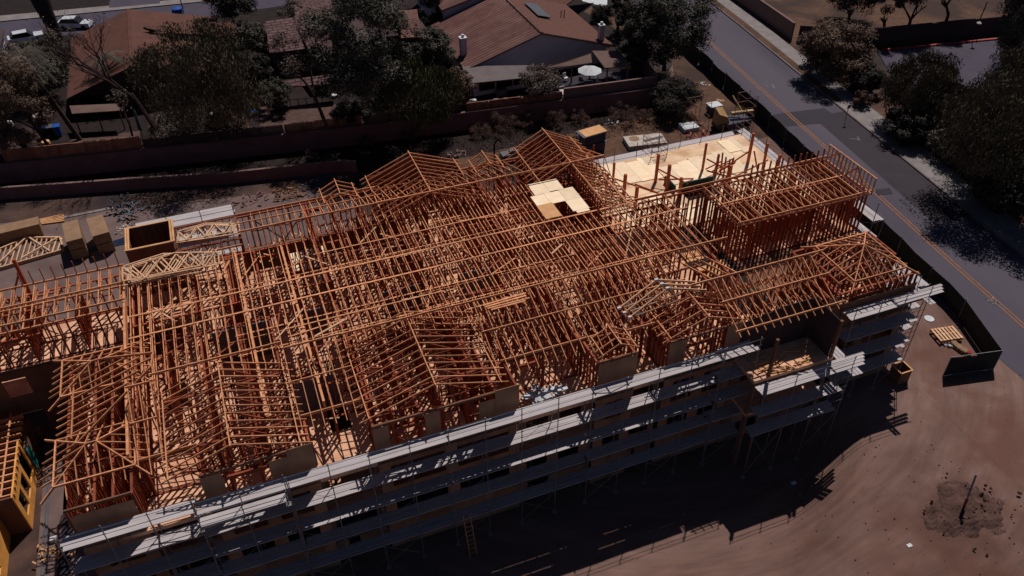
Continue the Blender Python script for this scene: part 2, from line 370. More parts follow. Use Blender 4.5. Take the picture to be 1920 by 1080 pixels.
# terrace carrying the back gardens
WX = [(-60, 90.2), (-24, 84.5), (10, 79.1), (45.8, 75)]
def wall_y(x):
    for (a, b), (c, d) in zip(WX, WX[1:]):
        if a <= x <= c: return b+(d-b)*(x-a)/(c-a)
    return 75.
T = MB().prism([(x, y+.25) for x, y in WX]+[(47.6, 76.6), (48.2, 84), (53, 100), (56, 118), (-60, 119)], -.2, 1.5)
struct('garden_terrace', T, MULCH)
def terr(name, pp, z, m, dz=1.5): return sheet(name, [tuple(at(x, y, dz)[:2]) for x, y in pp], z, m)
terr('garden_soil', ((135, 262), (262, 245), (262, 262), (100, 285)), 1.506, YARD)
terr('garden_soil', ((0, 245), (75, 232), (80, 262), (0, 290)), 1.506, SOIL)
terr('garden_soil', ((487, 200), (632, 196), (640, 232), (488, 248)), 1.506, YARD)
terr('patio', ((880, 200), (1050, 178), (1058, 186), (1215, 165), (1190, 130), (880, 160)), 1.508, ASPN)
terr('lawn', ((1112, 10), (1172, 45), (1185, 62), (1165, 60), (1095, 22)), 1.51, DRY)
terr('driveway', ((1080, -30), (1140, -30), (1138, 14), (1092, 2)), 1.512, WHITE)
# far street at top left
sheet('far_road', [(-70, 119), (12, 119), (12, 126), (0, 131), (-70, 141)], .02, LOT)
sheet('far_pavement', [(-70, 136), (2, 128.2), (2, 130), (-70, 139)], .14, CONL)
sheet('far_lawn', [(-70, 139), (2, 130), (2, 150), (-70, 160)], .12, MULCH)
sheet('far_driveway', [(-13, 131), (-6, 130), (-5, 150), (-12, 150)], .15, LOT)

# ================================================================== GARDEN WALLS AND FENCES
def linewall(name, P, z0, z1, t, m, label, cat, capm=None, group=None, part_name='wall_face'):
    c = Vector((P[0][0], P[0][1], z0)); th = thing(name, label, cat, c, group)
    mb = MB(); cp = MB()
    for (a, b) in zip(P, P[1:]):
        d = (Vector(b)-Vector(a)).normalized(); n = Vector((-d.y, d.x))*t/2
        pts = [Vector(a)-n, Vector(b)-n, Vector(b)+n, Vector(a)+n]
        mb.prism([(p.x-c.x, p.y-c.y) for p in pts], 0, z1-z0)
        n2 = n*1.25; pts = [Vector(a)-n2, Vector(b)-n2, Vector(b)+n2, Vector(a)+n2]
        if capm: cp.prism([(p.x-c.x, p.y-c.y) for p in pts], z1-z0+.002, z1-z0+.07)
    mb.build(part_name, m, th)
    if capm: cp.build('coping', capm, th)
    return th
linewall('retaining_wall', WX, 0, 2.1, .25, WALLB, 'long brown block wall behind the building below the gardens', 'wall', WALLB)
LW = [(-40, 84.4), (-22, 81.0), (-16.4, 79.6), (-9, 77.8), (-2, 75.9), (9.4, 73.9), (10.6, 73.2)]
linewall('low_wall', LW, 0, 1.25, .22, WALLB, 'low brown wall with paler top between the dark strip and the lumber yard', 'wall', TANW)  # coping in a slightly paler tan than the wall face
def plank_fence(P, z0, z1, label, m=FENW, bays=2.4, group=None):
    th = thing('wooden_fence', label, 'fence', (P[0][0], P[0][1], z0), group)
    o = Vector((P[0][0], P[0][1], 0))
    for (a, b) in zip(P, P[1:]):
        a = Vector(a).to_3d()-o; b = Vector(b).to_3d()-o; Lh = (b-a).length; n = max(1, round(Lh/bays)); d = (b-a).normalized()
        for i in range(n):
            p = a+d*(Lh*i/n+.06); q = a+d*(Lh*(i+1)/n-.06); mb = MB(); k = 14
            for j in range(k):
                s0 = p+(q-p)*(j/k); s1 = p+(q-p)*((j+.93)/k); h = z1-z0+random.uniform(-.02, .02)
                mb.beam((s0+s1)/2, (s0+s1)/2+Vector((0, 0, h)), (s1-s0).length, .025, hint=(-d.y, d.x, 0))
            mb.build('fence_panel', m, th)
        for i in range(n+1):
            p = a+d*(Lh*i/n); MB().box(p.x-.06, p.y-.06, 0, p.x+.06, p.y+.06, z1-z0+.05).build('post', m, th)
        MB().beam(a+Vector((0, 0, z1-z0+.08)), b+Vector((0, 0, z1-z0+.08)), .12, .05).build('top_rail', m, th)
    return th
yo = .35
plank_fence([(-22.0, wall_y(-22)+yo), (-9.3, wall_y(-9.3)+yo)], 1.5, 3.35, 'orange board fence above the block wall at the left, in front of the blue bins')
plank_fence([(-9.0, wall_y(-9)+yo), (4.6, wall_y(4.6)+yo)], 1.5, 3.0, 'dark brown board fence above the block wall under the big olive tree', STUB)
plank_fence([(4.9, wall_y(4.9)+yo), (12.6, wall_y(12.6)+yo)], 1.5, 3.0, 'brown board fence in front of the bare garden of the shake roofed house', SHEB)
plank_fence([(13.0, wall_y(13)+yo), (23.4, wall_y(23.4)+yo)], 1.5, 2.9, 'shaded board fence behind the dense trees left of the patio', STUB)
plank_fence([(24.0, wall_y(24)+yo), (34.6, wall_y(34.6)+yo)], 1.5, 2.9, 'reddish board fence of four bays before the cluttered patio')
linewall('garden_wall', [(34.9, wall_y(34.9)+.45), (45.9, wall_y(45.7)+.6), (47.6, 84)], 1.5, 3.2, .2, TANW, 'smooth tan wall around the patio with the white parasol', 'wall', TANW)
linewall('field_wall', [(74.2, 140), (72.2, 100), (71, 84.6)], 0, 2.3, .25, TANW, 'tan wall on the dry field side of the road pavement, top right', 'wall', TANW)
linewall('field_wall', [(71.5, 84), (79, 79.2)], 0, 2.2, .25, STUB, 'short brown wall half hidden by the shrubs at the corner of the dry field', 'wall')
linewall('parking_wall', [(79.2, 79.3), (97.5, 76.3), (112, 74)], 0, 2.3, .25, STUB, 'dark wall between the parking lot and the dry field', 'wall', STUB)
kb = MB(); kb.prism([(79.6, 77.2), (97.5, 74.2), (97.5, 74.5), (79.6, 77.5)], .1, .28); struct('kerb', kb, RED)

# ================================================================== ROAD SIDE WINDSCREEN FENCE
fp = [(56.5, 96), (56.1, 86), (54.6, 68.8), (53.1, 55), (51.5, 42), (50.4, 33.5), (48.6, 28.1)]
th = thing('screened_fence', 'long site fence wrapped in near black windscreen along the road', 'fence', (fp[0][0], fp[0][1], 0))
o = Vector(th.location)
for i, (a, b) in enumerate(zip(fp, fp[1:])):
    a = Vector(a); b = Vector(b); n = max(1, int((b-a).length/3))
    mb = MB(); pb = MB()
    for j in range(n):
        p = a+(b-a)*(j/n); q = a+(b-a)*((j+1)/n); m1 = (p+q)/2
        dd = (q-p).normalized(); nn = Vector((-dd.y, dd.x))*random.uniform(-.16, .16)
        zt = 1.95+random.uniform(-.12, .05); P_ = [p, m1+nn, q]
        bb = len(mb.v)
        for w in P_:
            for z, k in ((.02, .25), (.9, -.1), (zt, 0)):
                ww = w+nn*k*4; mb.v.append((ww.x-o.x, ww.y-o.y, z))
        for s in range(2):
            for r_ in range(2): mb.f.append((bb+s*3+r_, bb+(s+1)*3+r_, bb+(s+1)*3+r_+1, bb+s*3+r_+1))
        MB().tube((p.x-o.x, p.y-o.y, 0), (p.x-o.x, p.y-o.y, 2.15), .035).build('fence_post', STEEL, th)
    mb.build('windscreen', SCREEN, th)
th = thing('end_barrier', 'short panel of black windscreen across the dirt at the end of the road fence', 'barrier', (44.6, 28.9, 0))
a = Vector((0, 0, 0)); b = Vector((4.0, -.8, 0))
mb = MB(); mb.v = [(0, 0, .03), (2, -.3, .02), (4, -.8, .03), (0, 0, 1.9), (2, -.5, 1.85), (4, -.8, 1.95), (0, .02, 1.9), (2, -.48, 1.85), (4, -.78, 1.95), (0, .02, .03), (2, -.28, .02), (4, -.78, .03)]
mb.f = [(0, 1, 4, 3), (1, 2, 5, 4), (10, 9, 6, 7), (11, 10, 7, 8)]; mb.build('windscreen', SCREEN, th)
fr = MB()
for x in (0, 4.0): fr.tube((x, -.2*x, 0), (x, -.2*x, 2.0), .03)
fr.tube((0, 0, 1.97), (4, -.8, 1.97), .025); fr.tube((0, 0, .1), (4, -.8, .1), .025); fr.build('fence_frame', STEEL, th)
#PART3
# ================================================================== TIMBER BUILDING
bld = thing('timber_building', 'large timber framed building with bare orange roof trusses behind the long front scaffold', 'building', (-9, 31, 0))
BO = Vector(bld.location)
class LB(MB):   # builds in world numbers, stored relative to the building
    def build(s, name, m, parent=0):
        if parent is None: return MB.build(s, name, m)
        parent = parent or bld; oo = BO
        s.v = [(x-oo.x, y-oo.y, z-oo.z) for x, y, z in s.v]
        return MB.build(s, name, m, parent)
ZF = [.12, 3.2, 6.3]; ZP = 9.3; ZT = 9.95
# floors ------------------------------------------------------------
for z in (3.2,):
    LB().prism([(-12.5, 31.1), (40.9, 31.1), (40.9, 38), (43.7, 38), (43.7, 55), (-1.5, 55), (-1.5, 51.5), (-9.1, 51.5), (-9.1, 43), (-12.5, 43)], z-.3, z).build('floor_deck', OSB)
LB().prism([(-12.5, 31.1), (40.9, 31.1), (40.9, 38), (43.7, 38), (43.7, 55), (-9.1, 55), (-9.1, 43), (-12.5, 43)], .02, .12).build('ground_slab', CONC)
# third floor, laid in pieces with shafts left open
d = LB(); holes = [(6.2, 39.2, 8.0, 41.6), (19.0, 34.5, 21.3, 36.3), (-7.9, 39.6, -6.6, 42.2), (24.6, 46.0, 26, 49.5), (-8.9, 44.9, -6.5, 48), (1.2, 34.2, 2.4, 36.6)]
cx = sorted({-12.5, -9.1, -1.5, 27.0, 8.0, 40.9, 43.7, *[h[0] for h in holes], *[h[2] for h in holes]}); cy = sorted({31.05, 38.0, 43.0, 50.0, 51.8, *[h[1] for h in holes], *[h[3] for h in holes]})
for i in range(len(cx)-1):
    for j in range(len(cy)-1):
        mx, my = (cx[i]+cx[i+1])/2, (cy[j]+cy[j+1])/2
        if any(h[0] < mx < h[2] and h[1] < my < h[3] for h in holes): continue
        if mx < -9.1 and my > 43: continue
        if mx < -9.1 and my < 31.2: continue
        if mx > 27 and my > 45: continue
        if mx > 40.9 and my < 38: continue
        d.box(cx[i], cy[j], 6.02, cx[i+1], cy[j+1], 6.3)
d.build('floor_deck', OSB)
LB().box(8.0, 51.8, 6.02, 27.0, 55, 6.3).build('floor_deck', OSB)
# fresh open deck, rear right
dk = LB()
for (x0, y0, x1, y1) in ((27, 45, 33.6, 56.0), (33.6, 45, 36.8, 48.2), (33.6, 52.6, 36.8, 56), (36.8, 45, 43.7, 56.2)): dk.box(x0, y0, 6.0, x1, y1, 6.3)
dk.build('open_deck', PLYN)
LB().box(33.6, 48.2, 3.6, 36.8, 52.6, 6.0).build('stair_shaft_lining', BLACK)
mb = LB()
for k, (x0, y0, x1, y1, z) in enumerate(((29.0, 52.3, 33.8, 55.6, 6.36), (33.4, 49.7, 35.8, 53.4, 6.42), (35.6, 50.2, 40.8, 54.0, 6.40), (27.4, 47.2, 30.4, 48.6, 6.33), (38.2, 46.5, 43.2, 51.2, 6.34), (30.6, 48.5, 32.0, 50.2, 6.335), (31.8, 46, 35.5, 47.6, 6.337), (40.9, 53.4, 42.6, 55.8, 6.345))):
    for i in range(int((x1-x0)/1.2)+1):
        a = x0+i*1.2; b_ = min(a+1.18, x1)
        if b_-a > .2: mb.box(a, y0+random.uniform(-.25, .25), z-.03, b_, y1+random.uniform(-.25, .25), z+random.uniform(0, .012))
mb.build('loose_deck_sheet', PLYW)
# left facade and hidden outer walls of the lower storeys -----------------
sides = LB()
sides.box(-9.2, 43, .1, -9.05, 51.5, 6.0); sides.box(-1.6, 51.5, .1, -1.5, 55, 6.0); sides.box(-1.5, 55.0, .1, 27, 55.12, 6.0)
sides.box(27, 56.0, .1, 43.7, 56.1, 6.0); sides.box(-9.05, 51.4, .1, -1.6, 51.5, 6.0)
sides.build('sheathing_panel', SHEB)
def ywall(name, x, y0, y1, z0, z1, ops, m=SHEB, t=.08):
    """sheathed wall along Y with openings (y0,y1,z0,z1)"""
    b = LB(); ys = sorted({y0, y1, *[o[0] for o in ops], *[o[1] for o in ops]})
    for a, c in zip(ys, ys[1:]):
        mid = (a+c)/2; zs = [z0]
        for o_ in sorted([o_ for o_ in ops if o_[0] <= mid <= o_[1]], key=lambda q: q[2]):
            b.box(x, a, zs[-1], x+t, c, o_[2]); zs.append(o_[3])
        b.box(x, a, zs[-1], x+t, c, z1)
    return b.build(name, m)
def xwall(name, y, x0, x1, z0, z1, ops, m=SHEA, t=.03, parent=0):
    b = LB(); xs = sorted({x0, x1, *[o[0] for o in ops], *[o[1] for o in ops]})
    for a, c in zip(xs, xs[1:]):
        mid = (a+c)/2; zz = z0; L_ = c-a; n = max(1, int(L_/1.22)+1)
        for o_ in sorted([o_ for o_ in ops if o_[0] <= mid <= o_[1]], key=lambda q: q[2])+[(0, 0, z1, z1)]:
            if o_[2]-zz > .01:
                for k in range(n): b.box(a+L_*k/n, y, zz, a+L_*(k+1)/n-.006, y+t+random.uniform(0, .004), o_[2])
            zz = o_[3]
    return b.build(name, m, parent)
ywall('side_wall', 43.72, 38, 56, .1, 6.0, [(41+4*i, 42.6+4*i, z, z+1.6) for i in range(3) for z in (1.0, 4.1)], SHEA)
ywall('side_wall', 40.92, 31.2, 38, .1, 6.0, [(33, 34.6, z, z+1.6) for z in (1.0, 4.1)], SHEA)
LB().box(40.92, 38, .1, 43.7, 38.1, 6.0).build('front_wall', SHEA)
ywall('side_wall', -12.6, 31.2, 43, .1, 6.0, [(33+3.2*i, 34.4+3.2*i, z, z+1.6) for i in range(3) for z in (1.0, 4.1)], SHEA)
LB().box(-12.5, 42.95, .1, -9.2, 43.05, 6.3).build('rear_wall', SHEB)
# front facade: (x0, x1, y) bays --------------------------------------
FB = [(-12.5, -9.3, 31.2), (-9.3, -6.0, 31.6), (-6.0, -.1, 31.0), (-.1, 3.2, 31.6), (3.2, 11.9, 31.0), (11.9, 17, 31.6), (17, 19.6, 31.0), (19.6, 21.8, 31.6), (21.8, 27.0, 31.0), (27.0, 33.6, 30.9), (33.6, 41.0, 31.0)]
for i, (x0, x1, y) in enumerate(FB):
    ops = []; w = x1-x0
    for z0, z1 in ((.95, 2.35), (4.05, 5.6)):
        if w > 4: ops += [(x0+.7, x0+w/2-.4, z0-.2, z1+.1), (x0+w/2+.4, x1-.7, z0-.2, z1+.1)]
        elif w > 2.5 and i % 2: ops += [(x0+.25, x1-.25, z0-.7, z1+.2)]
        elif w > 2.5: ops += [(x0+.7, x1-.7, z0, z1)]
        else: ops += [(x0+.4, x1-.4, z0, z1)]
    zb_ = .1 if x0 > 33 or x0 < -12 else -2.35
    if zb_ < 0: ops += [(x0+.8, x0+w*.45, -1.5, -.4)]
    fr_ = xwall('front_wall', y, x0, x1, zb_, 6.1, ops)
    op = LB()
    for (a, c, z0, z1) in ops:   # stud trimmers inside each opening
        for xx in np.arange(a+.3, c, .9): op.box(xx, y+.08, z0, xx+.05, y+.17, z1)
    del op
    # rim of the third floor
    LB().box(x0, y+.04, 5.95, x1, y+.1, 6.32).build('rim_board', SHEB)
LB().box(-12.5, 33.3, -2.35, 37, 33.4, .01).build('foundation_wall', CONC); LB().box(33.6, 31.0, -2.35, 40.9, 31.03, .1).build('foundation_wall', SHEA); LB().box(-12.6, 31.2, -2.35, -12.5, 33.3, .1).build('foundation_wall', CONC); LB().box(-12.5, 31.2, -2.35, -9.3, 31.25, .1).build('foundation_wall', SHEA)
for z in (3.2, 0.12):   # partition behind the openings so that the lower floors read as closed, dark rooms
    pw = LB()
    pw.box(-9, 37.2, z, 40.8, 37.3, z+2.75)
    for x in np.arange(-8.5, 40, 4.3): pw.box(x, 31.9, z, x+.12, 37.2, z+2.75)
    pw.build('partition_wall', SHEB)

# third storey stud walls -------------------------------------------------
def studwall(x0, y0, x1, y1, z0=6.3, z1=9.22, sp=.42, gaps=(), braces=0, w=.055, dpt=.13, mat_=STUD, name='wall_frame', plates=True, jitter=.02, block=.5):
    b = LB(); dx, dy = x1-x0, y1-y0; Lh = math.hypot(dx, dy); ux, uy = dx/Lh, dy/Lh
    n = max(1, int(round(Lh/sp)))
    def P(s, z): return Vector((x0+ux*s, y0+uy*s, z))
    hin = (-uy, ux, 0)
    for i in range(n+1):
        s = min(max(Lh*i/n+random.uniform(-jitter, jitter), 0), Lh)
        if any(a < s < c for a, c in gaps): continue
        b.beam(P(s, z0+.05), P(s, z1-.09), w, dpt, hint=hin)
        if random.random() < .12: b.beam(P(s+.06, z0+.05), P(s+.06, z1-.09), w, dpt, hint=hin)
    if plates:
        b.beam(P(-.04, z1-.045), P(Lh+.04, z1-.045), dpt, .09); b.beam(P(0, z0+.025), P(Lh, z0+.025), dpt, .045)
    for a, c in gaps:
        if c-a < 3 and z1-z0 > 2.4:
            hz = z0+2.15; b.beam(P(a, hz), P(c, hz), .12, .24)
            b.beam(P(a, z0), P(a, z1-.05), .07, dpt, hint=hin); b.beam(P(c, z0), P(c, z1-.05), .07, dpt, hint=hin)
    for i in range(n):      # blocking
        s = Lh*(i+.5)/n
        if random.random() < block and not any(a-.1 < s < c+.1 for a, c in gaps):
            z = z0+(z1-z0)*random.choice((.48, .52, .5)); b.beam(P(s-Lh/n/2, z), P(s+Lh/n/2, z), .045, .10)
    for k in range(braces):
        s = random.uniform(0, max(.1, Lh-2.4)); sg = random.choice((1, -1))
        a, c = (P(s, z0+.1), P(s+2.2, z1-.2)) if sg > 0 else (P(s+2.2, z0+.1), P(s, z1-.2))
        off = Vector(hin)*.09; b.beam(a+off, c+off, .09, .03, hint=hin)
    return b.build(name, mat_)
# long walls along X
for y, xs in ((33.3, (-9.2, -.2)), (33.3, (3.3, 11.8)), (33.3, (11.9, 21.7)), (37.3, (-9.2, 27.8)), (42.65, (-9.2, 28.9)), (44.85, (-9.2, 29.0)), (50.2, (-9.0, 27)), (54.9, (-1.5, 26.5)), (47.6, (-1, 26)), (40.2, (-9.1, 28)), (35.4, (-5.5, 21))):
    s = xs[0]
    while s < xs[1]-.5:
        e = min(s+random.uniform(4.5, 8.5), xs[1]); L_ = e-s
        if y in (47.6, 40.2, 35.4) and random.random() < .42: s = e; continue
        g0 = random.uniform(.3, max(.4, L_-1.6)); gp = [(g0, g0+random.choice((.9, 1.0, 1.8)))]
        studwall(s, y, e, y, gaps=gp, braces=random.choice((0, 1, 1, 2)))
        s = e
# party and partition walls along Y
x = -9.1
k = 0
while x < 27.2:
    for (a, c) in ((33.4, 37.2), (37.4, 42.5), (45.0, 50.1), (50.3, 54.8)):
        if x < -1.5 and a > 50: continue
        if k % 3 == 1 and random.random() < .35: continue
        gp = [] if k % 3 == 0 else [(random.uniform(.4, c-a-1.4),)*2]
        gp = [(q[0], q[0]+random.choice((.9, 1.5))) for q in gp]
        studwall(x, a, x, c, sp=.41, gaps=gp, braces=random.choice((0, 1, 1)), block=.7 if k % 3 == 0 else .35)
        if k % 3 == 0: studwall(x+.22, a, x+.22, c, sp=.41, braces=1, block=.5)
    x += random.uniform(1.9, 2.5); k += 1
# small closets
for i in range(26):
    x = random.uniform(-8, 25); y = random.choice((34.2, 38.4, 39.2, 46.3, 48.4, 51.6, 41.2))
    if y > 50 and x < 0: continue
    if random.random() < .5: studwall(x, y, x+random.uniform(1.2, 2.6), y, block=.4, braces=1)
    else: studwall(x, y, x, y+random.uniform(1.0, 1.9), block=.4)
# gable and hip zones: walls under the projecting bays
for (x0, x1, y) in ((-12.5, -9.3, 31.35), (-5.9, -.2, 31.2), (3.3, 11.8, 31.2), (17, 19.5, 31.2), (21.9, 26.9, 31.2), (34.6, 40.9, 31.2)):
    studwall(x0, y, x1, y, z1=9.25, sp=.45, gaps=[(1.1, min(x1-x0-.9, 3.4))], braces=1)
    studwall(x0, y, x0, 33.3, braces=1); studwall(x1, y, x1, 33.3, braces=1)
for x in (-12.5, -11.1, -10.2): studwall(x, 31.4, x, 42.8, braces=3, block=.6)
for y in (34.2, 36.1, 39.5, 42.8): studwall(-12.5, y, -9.3, y, braces=1)
for x in (-4.6, -3.0, -1.4, 4.6, 6.0, 7.4, 9.0, 10.5, 23.0, 25.2): studwall(x, 31.4, x, 35.2, braces=1, gaps=[(1.5, 2.5)])
# right front part
studwall(27, 33.4, 40.8, 33.4, gaps=[(5, 6), (10, 11)], braces=2)
for x in (27.2, 29.4, 31.6, 33.6): studwall(x, 31.2, x, 37 if x < 29 else 33.4, braces=1, gaps=[(2, 3)])
for x in (34.4, 36, 38.2, 40.9): studwall(x, 31.2, x, 36.2, braces=1)
studwall(34.4, 36.2, 40.9, 36.2, braces=2)
# right wing (flat roofed) walls, closely spaced red studs
studwall(32.4, 39.8, 43.6, 39.8, z1=9.6, sp=.36, w=.07, dpt=.14, braces=2, mat_=STUD)
studwall(32.4, 39.9, 32.4, 44.8, z1=9.6, sp=.36, w=.07, mat_=STUD, braces=1)
studwall(43.6, 39.8, 43.6, 45, z1=9.6, sp=.36, w=.07, mat_=STUD)
studwall(27.0, 45.1, 43.6, 45.1, z1=9.6, sp=.40, w=.07, mat_=STUD, gaps=[(2.2, 3.4), (6, 7)])
for x in (34.4, 36.6, 38.8, 41.2): studwall(x, 39.9, x, 45, z1=9.6, sp=.4, braces=1, mat_=STUD)
studwall(32.5, 42.4, 43, 42.4, z1=9.6, sp=.4, braces=2, mat_=STUD)

# gypsum covered corridor wall pieces, seen through the trusses
for (a, c) in ((-4.4, -.8), (11.9, 14.5), (6.6, 9.2), (22.6, 26.1), (1.3, 2.6)): LB().box(a, 42.45, 6.32, c, 42.52, 9.1).build('gypsum_board', GYPS)
LB().box(-.2, 36.3, 6.32, 2.2, 36.36, 8.9).build('gypsum_board', GYPS)
# sheathing strips on the top storey facade
for i, (x0, x1, y, z1) in enumerate(((-12.4, -9.35, 31.2, 8.85), (-6.0, -4.9, 31.0, 9.2), (-2.5, -1.5, 31.0, 9.0), (-1.48, -.1, 31.0, 9.5), (3.2, 4.1, 31.0, 9.2), (6.2, 7.1, 31.0, 9.2), (9.4, 10.4, 31.0, 8.9), (10.42, 11.9, 31.0, 9.5), (17, 19.6, 31.0, 9.2), (21.8, 23, 31.0, 9.3), (25.9, 27.0, 31.0, 9.4), (33.6, 34.4, 31.06, 9.2))):
    LB().box(x0, y-.01, 6.32, x1, y+.012, z1).build('sheathing_panel', SHEA)
LB().box(33.6, 31.0, 6.3, 40.95, 31.03, 8.35).build('sheathing_panel', SHEB)
LB().box(33.6, 31.0, 8.36, 40.95, 31.1, 8.42).build('header_beam', SHEB)
for (x0, x1, y) in ((-12.5, -9.3, 31.2), (-6.0, -.1, 31.0), (3.2, 11.9, 31.0), (17, 19.6, 31.0), (21.8, 27.0, 31.0)):
    LB().box(x0, y-.008, 6.3, x1, y+.006, 7.35).build('sheathing_panel', SHEA)
    LB().beam((x0, y+.05, 9.32), (x1, y+.05, 9.32), .09, .16).build('header_beam', SHEB)
# balcony zone at the right: high brown wall, open floor, post
rw = LB(); rw.v = []
n = 8
for i in range(n):
    a = 27.0+(32.6-27.0)*i/n; c = 27.0+(32.6-27.0)*(i+1)/n-.008; zt = 9.3+(.45 if i > 3 else .12*i)
    rw.box(a, 31.0, 6.3, c, 31.04, zt)
rw.build('sheathing_panel', STUB)
ywall('sheathing_panel', 32.6, 28.9, 31.0, 6.3, 9.5, [], STUB, .05)
LB().box(26.9, 28.7, 6.02, 32.9, 31.0, 6.3).build('balcony_deck', OSB)
LB().box(26.9, 28.7, 3.0, 32.9, 31.0, 3.2).build('balcony_deck', OSB)
for x in (28.0, 32.75): LB().box(x, 28.8, 6.3, x+.18, 28.98, 9.35).build('post', SHEB)
for x in (28.0, 32.75, 26.95): LB().box(x, 28.8, -2.4, x+.16, 28.96, 6.02).build('post', SHEB)
# tall red posts at the rear right
for (px, py, zt) in ((1413, 250, 9.3), (1324.8, 269, 9.0), (1440, 269, 9.2), (1463, 290, 9.0), (1348, 289, 8.6), (1152, 305, 8.2), (1173, 327, 8.2), (1235, 289, 9.0), (1256, 309, 8.7), (1371, 310, 8.3), (1195, 350, 8.4), (1278, 333, 8.2), (1490, 325, 8.5)):
    p = at(px, py, zt); w = random.choice((.16, .2, .22)); LB().box(p.x-w/2, p.y-w/2, 6.3, p.x+w/2, p.y+w/2, zt).build('post', POSTM)
for a, c in (((31.5, 45.4), (43.4, 45.4)),):
    b = LB()
    for i in range(30):
        x = 27.4+i*.56
        b.beam((x, 45.3, 6.3), (x, 45.3, 10.6 if x > 36.5 else random.uniform(8.2, 9.8)), .07, .13, hint=(0, 1, 0))
    b.build('tall_stud_row', STUD)
b = LB()
for (p, q) in (((1406, 283, 8.2), (1350, 320, 6.5)), ((1414, 283, 8.2), (1420, 318, 6.5)), ((1234, 317, 7.7), (1290, 345, 7.0)), ((1235, 337, 7.2), (1300, 335, 6.5)), ((1152, 335, 7.2), (1250, 368, 7.0)), ((1325, 298, 8.0), (1360, 316, 7.7)), ((1440, 300, 8.0), (1350, 345, 6.5)), ((1190, 345, 7.2), (1260, 372, 7.0)), ((1325, 320, 7.2), (1440, 352, 7.2))):
    b.beam(at(*p), at(*q), .05, .13)
b.build('temporary_brace', POSTM)
b = LB()
for i in range(5):
    x, y = random.uniform(36.8, 38.2), random.uniform(49, 51); b.beam((x, y, 6.32), (x+random.uniform(-.4, .4), y+random.uniform(-.4, .4), 8.4), .09, .13)
    b.beam((x-.9, y, 6.9+.2*i), (x+1.0, y+.5, 7.0+.2*i), .05, .12)
b.build('bracing_cluster', POSTM)
LB().box(33.62, 49.6, 6.33, 36.6, 49.7, 7.15).build('stair_guard_screen', GREENT)
LB().box(33.0, 49.65, 6.33, 33.1, 51.4, 7.0).build('stair_guard_screen', GREENT)

# ------------------------------------------------------------- ROOF
def webs(b, pts, x, w=.045, h=.09):
    for p, q in pts: b.beam((x, p[0], p[1]), (x, q[0], q[1]), w, h, hint=(1, 0, 0) if False else (0, 0, 1))
def truss_mesh(kind):
    b = MB(); wb = MB()
    def c(y0, z0, y1, z1, w=.040, h=.095):
        long_ = abs(y1-y0) > 3; (b if long_ else wb).beam((0, y0-31, z0), (0, y1-31, z1), w if long_ else .03, h if long_ else .07)
    lo_, hi_ = 33.3, 50.2
    s = 1/3.0
    if kind in ('full', 'frontonly', 'leftend'):
        c(32.3, 9.05, 37.3, 10.98); c(33.3, 9.36, 37.3, 9.36)
        c(37.3, 9.36, 37.3, 10.9); c(35.3, 9.36, 35.3, 10.2); c(33.9, 9.36, 35.3, 10.2); c(35.3, 9.36, 37.3, 10.9); c(35.3, 9.4, 36.3, 10.55)
    if kind in ('midonly',): c(37.3, 9.36, 37.3, 10.9); c(37.35, 10.98, 36.9, 10.85)
    
    # flat well
    c(37.3, 9.95, 50.1, 9.95); c(37.3, 9.36, 50.1, 9.36); y = 37.3; k = 0
    while y < 50:
        y2 = min(y+.8, 50.1)
        if 42.7 < y < 44.4: c(y, 9.36, y, 9.95)
        elif k % 2: c(y, 9.36, y2, 9.95, .04, .07)
        else: c(y, 9.95, y2, 9.36, .04, .07)
        y = y2; k += 1
    c(37.3, 10.98, 38.6, 9.95, .04, .08)
    if kind in ('full', 'midonly', 'rear'):
        c(50.2, 9.36, 50.2, 10.9); c(50.2, 10.98, 48.9, 9.95, .04, .08)
        if kind != 'midrear':
            c(50.2, 10.98, 55.4, 9.1); c(50.2, 9.36, 54.9, 9.36); c(52.4, 9.36, 52.4, 10.2); c(50.2, 9.9, 52.4, 9.4); c(52.4, 10.2, 54.2, 9.4); c(51.3, 9.36, 52.4, 10.2)
    return b.mesh('roof_truss', WOOD, wb, STUD)
TM = {k: truss_mesh(k) for k in ('full', 'midonly', 'leftend')}
b = MB()
b.beam((0, 2.3, 9.05), (0, 6.3, 10.98), .048, .105)
x = -8.9; nt_ = 0
